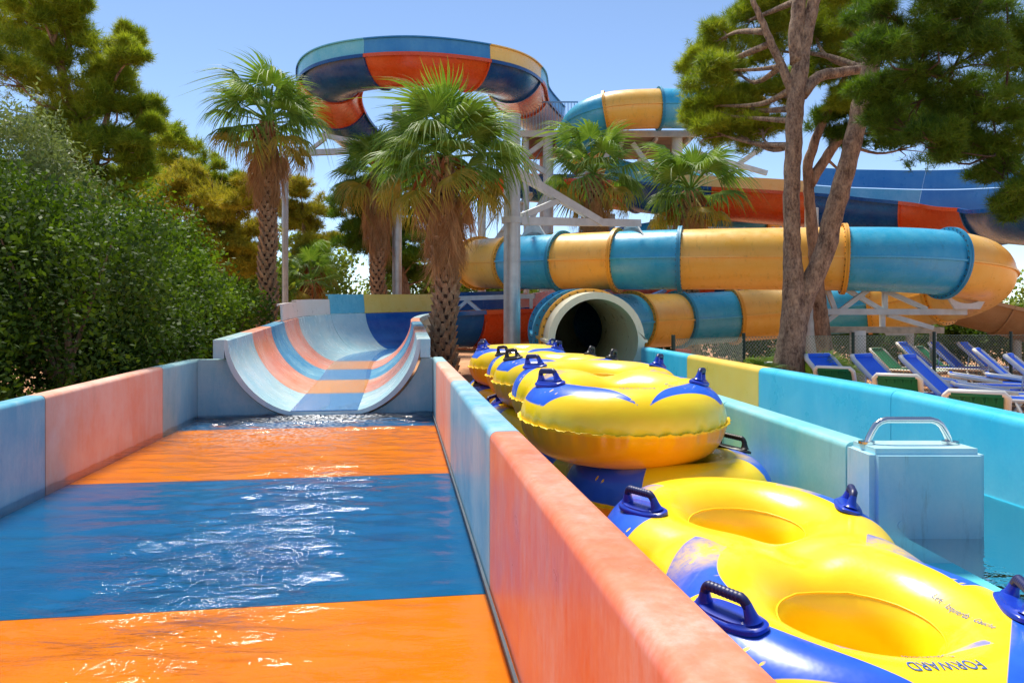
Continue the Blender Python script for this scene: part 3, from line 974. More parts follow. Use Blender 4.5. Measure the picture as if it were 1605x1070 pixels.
SEAM = plain('seam_yellow', (255, 206, 6), .4, .05)
def make_raft(black=False):
    root = empty('double_raft')
    body_o = bpy.data.objects.new('inflated_body', rm); col.objects.link(body_o); body_o.parent = root
    # scalloped welded seam round the outside
    V = []; F = []
    n = 420
    sidx = np.where(np.abs(z) < .02)[0]
    for k in range(n):
        a = 2 * math.pi * k / n
        cand = sidx[np.abs(np.angle(np.exp(1j * (np.arctan2(y[sidx], x[sidx]) - a)))) < .03]
        r0 = np.hypot(x[cand], y[cand]).max() if len(cand) else outline(a)
        wv = .004 * math.sin(k * .9) + .003 * math.sin(k * 2.3)
        for dr, dz in ((-.012, .002), (.011, .003 + wv), (.011, .0 + wv), (-.012, -.002)):
            V.append(((r0 + dr) * math.cos(a), (r0 + dr) * math.sin(a), dz))
    for k in range(n):
        q = (k + 1) % n
        for i in range(4):
            j2 = (i + 1) % 4
            F.append((k * 4 + i, q * 4 + i, q * 4 + j2, k * 4 + j2))
    mk('welded_seam', V, F, SEAM, body_o, True)
    for sg_ in (-1, 1):
        pts = []
        for k in range(49):
            a = 2 * math.pi * k / 48
            rr = RR_ - RT * .80
            pts.append((rr * math.cos(a), sg_ * RC + rr * math.sin(a)))
        zz = surf_z_many(pts)
        mb = MB(); mb.tube([(p[0], p[1], h + .001) for p, h in zip(pts, zz)], .0032, 6, caps=False)
        mb.build('hole_seam', SEAM, body_o, True)
    pad_m, grip_m = (BLACK_H, BLACK_H) if black else (BLUE_H, NAVY_H)
    for sy in (-1, 1):
        for sx in (-1, 1):
            hx, hy = sx * .405, (RC if sy > 0 else -(RC + .08))
            zb = surf_z(hx, hy)
            ez = math.sqrt(max(.05, 1 - ((.405 - RR_) / RT) ** 2))
            nrm = Vector((sx * (.405 - RR_) / RT, 0, ez)).normalized()
            tx = Vector((sx * .45, .9, 0)); tx = (tx - nrm * tx.dot(nrm)).normalized(); ty = nrm.cross(tx)
            M_ = Matrix((tx, ty, nrm)).transposed()
            c0 = Vector((hx, hy, zb))
            mbb = MB()
            # oval base pad, stepped edge
            n = 32; rings = [(1.0, -.004), (1.0, .006), (.93, .010), (.80, .011), (.76, .016), (.4, .017), (.02, .017)]
            V = []
            for sc_, h in rings:
                for k in range(n):
                    a = 2 * math.pi * k / n
                    ce, se = math.cos(a), math.sin(a)
                    lx = .118 * sc_ * math.copysign(abs(ce) ** .75, ce); ly = .05 * sc_ * math.copysign(abs(se) ** .75, se)
                    V.append(c0 + M_ @ Vector((lx, ly, h - ly * ly * 2.2)))
            F = [(i * n + k, i * n + (k + 1) % n, (i + 1) * n + (k + 1) % n, (i + 1) * n + k) for i in range(len(rings) - 1) for k in range(n)]
            F.append(tuple(range((len(rings) - 1) * n, len(rings) * n)))
            mbb.add([tuple(v) for v in V], F)
            # flared feet
            for e in (-1, 1):
                pp = []; rr = []
                for k in range(8):
                    u = k / 7
                    pp.append(c0 + M_ @ Vector((e * (.082 - .010 * u), 0, .012 + .044 * u))); rr.append(.026 - .014 * u ** .5)
                mbb.tube([tuple(p) for p in pp], rr, 14)
            hb = mbb.build('handle', pad_m, root, angle=50)
            pp = []; rr = []
            for k in range(45):
                u = k / 44 * 2 - 1
                ang_ = abs(u)
                hx_ = u * .074
                hz_ = .066 - .020 * max(0, (ang_ - .72) / .28) ** 2
                pp.append(c0 + M_ @ Vector((hx_, 0, hz_))); rr.append(.0135 + (.0014 if (k // 2) % 2 else 0) * (ang_ < .75))
            MB().tube([tuple(p) for p in pp], rr, 14).build('grip', grip_m, hb, True)
    text_part('FORWARD', .056, 0, -.735, math.pi, root, xs=.66)
    text_part('Delantero', .048, 0, -.672, math.pi, root, xs=.62)
    text_part("Vers l'avant", .044, 0, -.615, math.pi, root, xs=.62)
    text_part('Left · Izquierda · Gauche', .024, .26, -RC - .06, -math.pi / 2, root)
    return root

raft_a = make_raft()
raft_b = make_raft(True)
first = {id(raft_a): True, id(raft_b): True}
def put_raft(src, loc, yaw, pit, rol, label, group):
    o = src if first.pop(id(src), None) else copy_tree(src)
    o.location = loc
    o.rotation_mode = 'XYZ'
    o.rotation_euler = (pit, rol, yaw)
    tag(o, label, 'raft', group)
    return o
H = .38
G1 = 'yellow two-seat rafts stacked between the troughs'
# rotation: local forward is -Y
put_raft(raft_a, (.925, 2.43, .56), .09, .072, .014, 'yellow two-seat raft nearest the camera on top of the front pile', G1)
put_raft(raft_a, (.575, 4.40, .985), .065, .04, .0, 'yellow two-seat raft topping the second pile, its front facing the camera', G1)
put_raft(raft_b, (.36, 6.35, .985), .10, -.01, .01, 'yellow two-seat raft with black grips topping the third pile', G1)
put_raft(raft_a, (.08, 8.4, .99), .02, .0, -.01, 'yellow two-seat raft topping the farthest pile by the palm trunk', G1)
put_raft(raft_a, (.82, 2.36, .2), math.pi, 0, 0, 'yellow raft lying on the ground beneath the nearest raft', G1)
put_raft(raft_b, (.72, 4.34, .585), .3 + math.pi, .0, .0, 'orange-sided raft with black grips squeezed under the second pile\'s top raft', G1)
put_raft(raft_a, (.62, 4.4, .2), .1, 0, 0, 'yellow raft lying on the ground at the foot of the second pile', G1)
put_raft(raft_a, (.28, 6.5, .59), math.pi - .08, 0, 0, 'yellow raft in the middle of the third pile', G1)
put_raft(raft_a, (.36, 6.5, .2), .1, 0, 0, 'yellow raft lying on the ground at the foot of the third pile', G1)
put_raft(raft_b, (.02, 8.5, .595), .06, 0, 0, 'yellow raft in the middle of the farthest pile', G1)
put_raft(raft_a, (.08, 8.5, .2), 0, 0, 0, 'yellow raft lying on the ground at the foot of the farthest pile', G1)

# ------------------------------------------------------------------ steelwork
def column(x, y, h, r, label, mat=STEEL, name='support_column'):
    e = empty(name, (x, y, 0), label=label, cat='column')
    MB().tube([(x, y, -.1), (x, y, h)], r, 28).build('shaft', mat, e, angle=40)
    return e
c1 = column(0.0, 14.5, 5.5, .165, 'thick grey steel column beside the near palm with a braced arm')
for z0 in (3.45, 4.4):
    mb = MB()
    mb.tube([(0, 14.5, z0 - .06), (0, 14.5, z0 + .06)], .2, 28)
    mb.build('clamp_collar', STEEL_P, c1, angle=40)
for z0, nm in ((5.52, 'cap'),):
    MB().tube([(0, 14.5, 5.5), (0, 14.5, 5.53)], .18, 28).build('cap', STEEL_P, c1, angle=40)
tipA = (2.95, 17.0, 3.72)
MB().beam((.15, 14.6, 3.45), tipA, .12, .16).build('arm', STEEL_P, c1)
MB().beam((.12, 14.6, 4.4), (1.95, 16.1, 3.62), .12, .16).build('diagonal_brace', STEEL_P, c1)
MB().beam((.2, 14.66, 3.56), (.95, 15.3, 3.96), .10, .12).build('diagonal_brace', STEEL_P, c1)
def saddle(cx, cy, cz_, dx, dy, r0, depth, wb, a0, a1, parent, mat, h=.05):
    """gusset plate: arc edge against a tube, flat edge 'depth' beyond it (wb = its half width)"""
    d = np.array([dx, dy, 0.]); d /= np.linalg.norm(d)
    u = np.array([-d[1], d[0], 0.])
    sgn = math.copysign(1, math.sin((a0 + a1) / 2))
    pr = [(r0 * math.cos(a0 + (a1 - a0) * k / 14), r0 * math.sin(a0 + (a1 - a0) * k / 14)) for k in range(15)]
    sx = math.copysign(1, pr[-1][0] - pr[0][0])
    pr += [(sx * wb, sgn * (r0 + depth)), (-sx * wb, sgn * (r0 + depth))]
    n = len(pr)
    V = [np.array([cx, cy, cz_]) + d * a + u * o + np.array([0, 0, b_]) for o in (-h / 2, h / 2) for a, b_ in pr]
    F = [tuple(range(n))[::-1], tuple(range(n, 2 * n))] + [(k, (k + 1) % n, (k + 1) % n + n, k + n) for k in range(n)]
    return mk('saddle_plate', V, F, mat, parent)
saddle(2.85, 17.55, 2.9, .37, -.93, .79, .12, .2, R(30), R(150), c1, STEEL_P)
saddle(.55, 19.15, 2.98, .67, -.74, .79, .2, .2, R(30), R(150), c1, STEEL_P)
MB().beam((.05, 14.7, 3.45), (.5, 18.9, 3.95), .1, .12).build('arm', STEEL_P, c1)

c2 = column(6.62, 16.1, 1.72, .19, 'short grey column by the pine carrying two rusty truss beams under the tube')
yb = 16.25
mb = MB().beam((6.7, yb, 1.66), (10.05, yb, 1.66), .12, .13).build('truss_beam', STEEL_P, c2)
mb = MB().beam((6.75, yb + .1, 1.27), (9.6, yb + .1, 1.25), .12, .14).build('truss_beam', RUST, c2)
for k, (p, q) in enumerate((((6.85, yb, 1.36), (8.1, yb, 2.3)), ((7.9, yb, 2.3), (9.2, yb, 1.72)), ((8.35, yb, 1.6), (9.35, yb, 1.3)), ((7.2, yb, 2.3), (8.4, yb, 1.6)), ((8.3, yb, 2.25), (8.3, yb, 1.7)), ((8.25, yb, 1.6), (8.25, yb, 1.3)), ((7.0, yb, 2.25), (7.2, yb, 1.7)))):
    dy = .03 + .013 * k
    MB().beam((p[0], p[1] + dy, p[2]), (q[0], q[1] + dy, q[2]), .085, .10).build('truss_brace', STEEL_P, c2)
saddle(9.95, 16.05, 2.63, .98, .2, .79, .12, .32, R(-145), R(-35), c2, STEEL_P)
saddle(10.0, 18.95, 1.98, .98, -.2, .79, .12, .3, R(-145), R(-35), c2, STEEL_P)
column(7.4, 15.7, 1.25, .16, 'short column standing behind the truss beam near the fence gate')
for x, y, h, lb in ((8.95, 19.2, 1.1, 'thin post under the lower tube behind the blue loungers'), (10.9, 19.0, 1.2, 'thin post at the right end of the far blue loungers')):
    column(x, y, h, .085, lb, STEEL_P, 'support_post')
column(6.9, 16.9, 4.05, .15, 'grey column top poking up behind the tube between the pine trunks')
c3 = column(-8.04, 26, 7.4, .11, 'slim pale pole beside the left palm holding the loop frame')
MB().beam((-8.1, 26, 7.35), (-5.6, 26, 7.45), .16, .2).build('frame_beam', STEEL, c3)
MB().beam((-7.4, 26, 7.3), (-6.6, 26, 7.9), .12).build('frame_brace', STEEL, c3)
MB().beam((-6.9, 26.3, 8.1), (-4.6, 26, 7.6), .14, .16).build('frame_beam', STEEL, c3)
MB().beam((-5.65, 26, 7.45), (-5.65, 26, 6.9), .14).build('frame_stub', STEEL, c3)
c4 = column(-3.45, 22, 9.1 - 1.2, .14, 'grey column behind the palms under the high loop')
column(-1.05, 25.5, 8.3, .14, 'tall column under the right side of the high loop')
column(3.6, 26.6, 5.3, .14, 'column under the red flume behind the right palms')
column(9.3, 24.2, 4.4, .15, 'column under the navy section of the red flume')
c5 = empty('steel_trestle', (8, 24.4, 0), label='braced steel frame under the red flume above the tube', cat='steel frame')
MB().beam((5.2, 24.6, 4.55), (10.8, 23.2, 4.2), .14, .16).build('beam', STEEL_P, c5)
for k in range(5):
    xx = 5.4 + k * 1.1
    MB().beam((xx, 24.6 - k * .25, 4.5), (xx + .7, 24.4 - k * .25, 3.7), .09).build('brace', STEEL_P, c5)
    MB().beam((xx + .9, 24.4 - k * .25, 4.5), (xx + .9, 24.4 - k * .25, 3.3), .09).build('brace', STEEL_P, c5)
c6 = empty('steel_trestle', (-1, 18, 0), label='low braced steel frame below the tube behind the palm trunk', cat='steel frame')
MB().beam((-1.9, 20.0, 2.05), (.6, 19.2, 2.1), .1, .12).build('beam', STEEL_P, c6)
for p, q in (((-2.0, 20.0, 1.3), (-1.2, 19.8, 2.0)), ((-1.2, 19.8, 2.0), (-.5, 19.6, 1.4)), ((.2, 19.3, 2.0), (-.4, 19.4, 1.3)), ((-1.75, 19.9, .0), (-1.75, 19.9, 2.0)), ((.5, 19.2, 0), (.5, 19.2, 2.05))):
    MB().beam(p, q, .09).build('brace', STEEL_P, c6)

tower = empty('launch_tower', (3.8, 30, 0), label='tall steel launch tower with dark deck, blue railing and stairs', cat='tower')
for x, y in ((1.38, 28), (6.3, 28), (1.38, 31.5), (6.3, 31.5), (.55, 28.2)):
    MB().tube([(x, y, 0), (x, y, 8.45)], .2 if x > 1 else .11, 18).build('column', STEEL_P, tower, angle=40)
V = [(.4, 27.8, 8.45), (7.0, 27.8, 8.45), (7.0, 32, 8.45), (.4, 32, 8.45)]
mk('deck', V + [(a, b_, 8.62) for a, b_, c in V], [(3, 2, 1, 0), (4, 5, 6, 7), (0, 1, 5, 4), (1, 2, 6, 5), (2, 3, 7, 6), (3, 0, 4, 7)], DECK, tower)
for k in range(6):
    MB().beam((.5 + k * 1.25, 27.85, 8.36), (.5 + k * 1.25, 31.95, 8.36), .1, .16).build('joist', STEEL_P, tower)
MB().beam((.3, 27.74, 8.5), (7.1, 27.74, 8.5), .08, .24).build('edge_beam', STEEL_P, tower)
rl_ = MB().beam((.3, 27.75, 9.7), (2.5, 27.75, 9.7), .05).build('railing', RAILP, tower)
for k in range(19):
    MB().beam((.32 + k * .12, 27.75, 8.65), (.32 + k * .12, 27.75, 9.7), .025).build('baluster', RAILP, rl_)
for p, q in (((1.38, 27.98, 6.0), (4.2, 27.98, 8.2)), ((.55, 28.1, 5.0), (1.38, 28, 6.4)), ((.55, 28.1, 7.6), (1.38, 28, 6.2)), ((1.38, 27.9, 7.0), (-.4, 27.4, 8.0)), ((.6, 28.1, 7.8), (1.3, 28, 8.3)), ((1.38, 27.9, 3.0), (3.0, 28, 4.4)), ((6.3, 28, 5.8), (4.6, 28, 8.2)), ((1.4, 28.2, 4.4), (6.2, 28.2, 4.5)), ((6.3, 28, 7.6), (9.6, 28, 5.9)), ((6.6, 28, 6.0), (9.5, 28.0, 8.0)), ((7.0, 28.2, 7.9), (9.8, 28.2, 7.1))):
    MB().beam(p, q, .14, .18).build('cross_brace', STEEL_P, tower)
st = MB().beam((-1.6, 29.5, 3.2), (1.2, 29.5, 7.2), .1, .3).build('stair_string', STEEL_P, tower)
for k in range(12):
    u = k / 11
    MB().box((-1.6 + 2.8 * u, 29.2, 3.2 + 4 * u), (.25, .7, .04)).build('tread', STEEL, st)
    if k % 2 == 0: MB().beam((-1.6 + 2.8 * u, 28.85, 3.2 + 4 * u), (-1.6 + 2.8 * u, 28.85, 4.2 + 4 * u), .03).build('stair_post', RAILP, st)
MB().beam((-1.6, 28.85, 4.2), (1.2, 28.85, 8.2), .04).build('handrail', RAILP, st)

# ------------------------------------------------------------------ palms
def frond_mesh(name, mat, seed, Lp=.75, Rb=.8, nseg=38, spread=118, droop=.5, split=.5, dead=False):
    r = np.random.default_rng(seed)
    V = []; F = []
    # petiole
    n = 6
    for i in range(7):
        u = i / 6
        rad = .022 - .010 * u
        for k in range(n):
            a = 2 * math.pi * k / n
            V.append((Lp * u, rad * math.cos(a) * 1.5, rad * math.sin(a) * .8 - .10 * u * u * Lp))
    for i in range(6):
        for k in range(n):
            a, b_ = i * n + k, i * n + (k + 1) % n
            F.append((a, b_, b_ + n, a + n))
    hub = np.array([Lp, 0, -.10 * Lp])
    st = np.array([.04, .3, split, .72, .88, 1.0])
    dth = R(2 * spread) / nseg
    for s_ in range(nseg):
        th = -R(spread) + (s_ + .5) * dth
        Ls = Rb * (1 - .28 * (abs(th) / R(spread)) ** 2) * (1 + r.normal(0, .05))
        dr = droop * (1 + .6 * abs(r.normal())) * (1 if r.random() > .12 else 2.0)
        tw = r.normal(0, .10)
        base = len(V)
        for q, u in enumerate(st):
            rr_ = u * Ls
            w = rr_ * math.tan(dth / 2) * 1.02 if u <= split else split * Ls * math.tan(dth / 2) * (1 - (u - split) / (1 - split)) ** .8
            w = max(w, .0015)
            over = max(0, u - split * .8)
            th2 = th + tw * over
            d = np.array([math.cos(th2), math.sin(th2), 0]); sd2 = np.array([-math.sin(th2), math.cos(th2), 0])
            sag = -dr * over ** 1.7 * 1.6 * Ls - .10 * (rr_ * math.sin(th)) ** 2
            pull = 1 - .45 * min(1, dr) * over ** 2
            c = hub + d * rr_ * pull + np.array([0, 0, sag + .16 * abs(math.sin(th)) * rr_ * (1 - u)])
            fold = .5 * w
            for e, dz in ((-1, -fold), (0, fold), (1, -fold)):
                V.append(tuple(c + sd2 * w * e + np.array([0, 0, dz])))
        for q in range(len(st) - 1):
            a = base + q * 3
            F += [(a, a + 1, a + 4, a + 3), (a + 1, a + 2, a + 5, a + 4)]
    me = bpy.data.meshes.new(name)
    me.from_pydata([tuple(map(float, v)) for v in V], [], F)
    me.materials.append(mat)
    return me
GREEN_F = [frond_mesh('frond_mesh', FROND, 11 + k, .58 + .1 * k, .80, 40, 114, .30 + .14 * k, .47) for k in range(4)]
OLD_F = [frond_mesh('old_frond_mesh', FROND_Y, 31 + k, .8, .75, 36, 80, .5) for k in range(2)]
DEAD_F = [frond_mesh('dead_frond_mesh', FROND_D, 41 + k, .55, .85, 26, 34 + 14 * k, .14, .35) for k in range(3)]

def trunk_mesh(H, r0, r1, seed, boots=True):
    r = np.random.default_rng(seed)
    mb = MB()
    n = int(H / .2) + 2
    pts = [(.03 * math.sin(i * .8), .03 * math.cos(i * .6) - .03, H * i / (n - 1)) for i in range(n)]
    rad = [r0 + (r1 - r0) * i / (n - 1) for i in range(n)]
    rad[0] *= 1.15
    mb.tube(pts, rad, 16)
    mb.nb = len(mb.F)
    if boots:
        rows = int(H / .115)
        for i in range(rows):
            zc = (i + .3) / rows * H
            rr = r0 + (r1 - r0) * zc / H
            m_ = 8
            for k in range(m_):
                a = 2 * math.pi * (k + .5 * (i % 2) + r.normal(0, .06)) / m_
                w = rr * .36; h = .15 + r.random() * .06; o = .05 + r.random() * .05
                e = np.array([math.cos(a), math.sin(a), 0]); t = np.array([-math.sin(a), math.cos(a), 0])
                c = np.array([.03 * math.sin(zc / H * (n - 1) * .8), .03 * math.cos(zc / H * (n - 1) * .6) - .03, zc])
                q = [c + e * rr * .97 - t * w, c + e * rr * .97 + t * w, c + e * (rr + o) + t * w * .45 + [0, 0, h], c + e * (rr + o) - t * w * .45 + [0, 0, h],
                     c + e * (rr * .9) + t * w * .4 + [0, 0, h], c + e * (rr * .9) - t * w * .4 + [0, 0, h]]
                mb.add(q, [(0, 1, 2, 3), (3, 2, 4, 5), (0, 3, 5), (1, 4, 2)])
    return mb

def palm(name, x, y, H, label, nf=34, nd=46, sc=1.0, r0=.2, skirt=1.1, seed=1, group=None, base=0):
    r = np.random.default_rng(seed)
    root = empty(name, (x, y, base), label=label, cat='palm tree', group=group)
    mb = trunk_mesh(H, r0, r0 * .85, seed)
    V = np.array(mb.V) + np.array([x, y, base])
    to = mk('trunk', V, mb.F, PALM_TRUNK, root)
    to.data.materials.append(PALM_BOOT)
    nb = mb.nb
    mi = np.ones(len(mb.F), dtype=np.int32); mi[:nb] = 0
    to.data.polygons.foreach_set('material_index', mi)
    for k in range(nf):
        u = (k + .5) / nf
        el = R(76 - 116 * u ** 1.0) + r.normal(0, .09)
        az = k * 2.39996 + r.normal(0, .2)
        me = GREEN_F[int(r.integers(4))] if u < .80 else OLD_F[int(r.integers(2))]
        share(me, root, (.05 * math.cos(az), .05 * math.sin(az), H + .25 * (1 - u)), (r.normal(0, .35), -el, az), sc * (.9 + .25 * r.random()) * (1 - .12 * (u < .1)), 'frond')
    for k in range(nd):
        u = (k + .5) / nd
        az = k * 2.39996 + r.normal(0, .25)
        el = R(-66 - 20 * u) + r.normal(0, .07)
        s2 = sc * (.8 + .3 * r.random())
        share(DEAD_F[int(r.integers(3))], root, (r0 * .8 * math.cos(az), r0 * .8 * math.sin(az), H + .05 - u * skirt * .75), (r.normal(0, .6), -el, az), (s2, s2 * .6, s2), 'dead_frond')
    # brown fruit stalks hanging out of the crown
    for k in range(12):
        az = r.random() * 6.28; ln = .5 + .5 * r.random()
        pts = [(x + math.cos(az) * d * ln * .75, y + math.sin(az) * d * ln * .75, base + H + .1 + .25 * d - 1.2 * d * d * ln) for d in np.linspace(0, 1, 7)]
        MB().tube(pts, [.02] * 4 + [.03, .035, .01], 5).build('fruit_stalk', STALK_D, root)
    return root
GP = 'fan palms between the slides'
palm('fan_palm', -1.19, 13, 4.25, 'big near fan palm with thick brown skirt in front of the red flume', 42, 84, .95, .195, 1.5, 3, GP)
palm('fan_palm', -5.98, 18, 6.2, 'tall fan palm left of centre beside the pale pole', 38, 70, .98, .19, 1.5, 5, GP)
palm('fan_palm', -3.95, 21.7, 5.7, 'fan palm half hidden behind the big near palm', 34, 84, 1.02, .2, 2.1, 8, GP)
palm('fan_palm', 2.35, 21, 5.55, 'fan palm right of the steel column above the yellow tube', 28, 44, 1.08, .21, 1.3, 9, GP)
palm('fan_palm', 5.15, 21.2, 5.1, 'fan palm in front of the red flume nearest the pine trunk', 26, 28, 1.12, .2, .9, 12, GP)
palm('fan_palm', -8.4, 31, 3.6, 'small distant fan palm left of the pale pole by the sky gap', 16, 14, .9, .2, .7, 14, GP)
palm('fan_palm', -7.95, 29, 2.9, 'shorter distant fan palm just right of the pale pole', 16, 14, .9, .2, .7, 15, GP)

def bush_palm(x, y, sc, label, seed, n=26):
    r = np.random.default_rng(seed)
    root = empty('dwarf_palm', (x, y, 0), label=label, cat='palm', group='dwarf palms at the pine foot')
    for k in range(n):
        az = k * 2.4; el = R(80 - 75 * k / n) + r.normal(0, .1)
        share(GREEN_F[int(r.integers(4))], root, (.1 * math.cos(az), .1 * math.sin(az), .25), (r.normal(0, .3), -el, az), sc * (.8 + .4 * r.random()), 'frond')
    return root
bush_palm(4.0, 12.3, .5, 'spiky dwarf palm at the left foot of the pine trunk', 2)
bush_palm(5.05, 12.4, .56, 'spiky dwarf palm at the right foot of the pine trunk', 3)
bush_palm(5.5, 12.9, .45, 'smaller dwarf palm right of the pine behind the blue lounger', 4, 18)

# ------------------------------------------------------------------ foliage
def rand_unit(r, n):
    v = r.normal(size=(n, 3)); return v / np.linalg.norm(v, axis=1)[:, None]
def leaves(r, C, ln, wd, upbias=.4):
    n = len(C)
    a = rand_unit(r, n)
    nrm = rand_unit(r, n); nrm[:, 2] += upbias
    b_ = np.cross(nrm, a); b_ /= np.linalg.norm(b_, axis=1)[:, None] + 1e-9
    sz_ = .5 + 1.0 * r.random(n)
    s1 = (ln * sz_ * (.85 + .3 * r.random(n)))[:, None]; s2 = (wd * sz_ * (.85 + .3 * r.random(n)))[:, None]
    V = np.stack([C - a * s1 / 2, C + b_ * s2 / 2, C + a * s1 / 2, C - b_ * s2 / 2], 1).reshape(-1, 3)
    return V, np.arange(4 * n).reshape(n, 4)
def blob_points(r, blobs, n, shell=.72):
    vol = np.array([b_[3] * b_[4] + b_[4] * b_[5] + b_[3] * b_[5] for b_ in blobs]); vol = vol / vol.sum()
    k = r.choice(len(blobs), n, p=vol)
    B = np.array(blobs)[k]
    d = rand_unit(r, n)
    q = shell + (1 - shell) * r.random(n) ** .6
    lump = 1 + .16 * np.sin(d[:, 0] * 7 + k) * np.sin(d[:, 2] * 6 + 2 * k) + .11 * np.sin(d[:, 1] * 13 + d[:, 2] * 11) + .07 * np.sin(d[:, 0] * 23 + d[:, 2] * 19 + k)
    lump = lump + (r.random(n) < .05) * r.random(n) * .22
    return B[:, :3] + d * B[:, 3:6] * (q * lump)[:, None]
def shrub(name, blobs, ncl, per, ln, wd, mat, label, cat='shrub', seed=1, sig=.10, stems=True, group=None, trunk=None):
    r = np.random.default_rng(seed)
    bx, by = blobs[0][0], blobs[0][1]
    root = empty(name, (bx, by, 0), label=label, cat=cat, group=group)
    sup = blob_points(r, blobs, max(30, ncl // 9))
    C = sup[r.integers(len(sup), size=ncl)] + r.normal(0, sig * 1.15, (ncl, 3))
    C = C[C[:, 2] > .1]
    L = np.repeat(C, per, 0) + r.normal(0, sig, (len(C) * per, 3))
    inner = blob_points(r, blobs, ncl * per // 4, .35)
    L = np.vstack([L, inner]); L = L[L[:, 2] > .05]
    # stray shoots standing out of the surface
    ns_ = max(10, ncl // 30)
    sh = C[r.integers(len(C), size=ns_)]
    cen = np.array(blobs)[:, :3].mean(0)
    dv = sh - cen; dv /= np.linalg.norm(dv, axis=1)[:, None] + 1e-9; dv[:, 2] += .8; dv += r.normal(0, .3, dv.shape)
    k_ = 14
    u_ = np.linspace(0, 1, k_)[None, :, None]
    S2 = (sh[:, None, :] + dv[:, None, :] * u_ * (.12 + .22 * r.random((ns_, 1, 1)))).reshape(-1, 3) + r.normal(0, .018, (ns_ * k_, 3))
    L = np.vstack([L, S2])
    V, F = leaves(r, L, ln, wd)
    mk('crown', V, F, mat, root)
    mb = MB()
    if trunk:
        for pts, rad in trunk: mb.tube(pts, rad, 10)
    else:
        for b_ in blobs:
            mb.tube([(b_[0], b_[1], 0), (b_[0] + .1, b_[1], b_[2] * .6), (b_[0] - .1, b_[1] + .1, b_[2] + b_[5] * .6)], [.07, .05, .015], 7)
            for q in range(6):
                d = rand_unit(r, 1)[0]
                mb.tube([(b_[0], b_[1], b_[2] * .5), tuple(np.array(b_[:3]) + d * np.array(b_[3:6]) * .8)], [.035, .008], 5)
    mb.build('trunk', PINE_BARK, root)
    return root

shrub('evergreen_shrub', [(-5.15, 8.4, 1.5, 1.15, 1.3, 1.45), (-5.0, 9.9, 1.2, .8, 1.1, 1.25), (-5.6, 9.2, 2.0, 1.0, 1.2, 1.3)], 3000, 15, .062, .034, LENTISK, 'dense dark green shrub behind the blue wall panel at far left', seed=2)
shrub('evergreen_shrub', [(-6.9, 8.2, 1.6, 1.3, 1.3, 1.8), (-5.6, 6.8, 1.0, .8, .9, 1.1)], 2400, 15, .062, .034, LENTISK, 'dark shrub at the left picture edge against the wall', seed=3)
shrub('evergreen_shrub', [(-5.5, 11.8, 1.2, .9, 1.2, 1.4), (-6.2, 12.8, 1.7, 1.2, 1.2, 1.6)], 2400, 15, .075, .042, LENTISK2, 'fresh green shrub beside the flume mouth', seed=4)
shrub('evergreen_shrub', [(-6.0, 15, 1.0, 1.1, 1.0, 1.3), (-7.2, 16, 1.2, 1.2, 1, 1.4)], 1300, 14, .085, .05, LENTISK2, 'low green shrub behind the fresh green shrub', seed=5)
shrub('olive_shrub', [(-7.6, 10.2, 2.9, 1.5, 1.3, 1.7), (-6.7, 10.6, 2.5, .9, 1.0, 1.25), (-8.6, 10, 3.3, 1.3, 1.2, 1.6)], 4200, 18, .075, .02, OLIVE, 'grey-green fine-leaved shrub rising above the dark hedge', seed=6)

NEED = 22
def needle_tufts(r, C, up, size, width, nn=NEED):
    n = len(C)
    axis = up + r.normal(0, .45, (n, 3)); axis /= np.linalg.norm(axis, axis=1)[:, None]
    d = rand_unit(r, n * nn).reshape(n, nn, 3) * .95 + axis[:, None, :] * .75
    d /= np.linalg.norm(d, axis=2)[..., None]
    sz = size * (.7 + .6 * r.random((n, nn, 1)))
    base = C[:, None, :] + axis[:, None, :] * (r.random((n, nn, 1)) - .5) * size * .9
    sdv_ = np.cross(d, rand_unit(r, n * nn).reshape(n, nn, 3)); sdv_ /= np.linalg.norm(sdv_, axis=2)[..., None] + 1e-9
    w = width
    V = np.stack([base - sdv_ * w, base + sdv_ * w, base + d * sz], 2).reshape(-1, 3)
    return V, np.arange(len(V)).reshape(-1, 3)

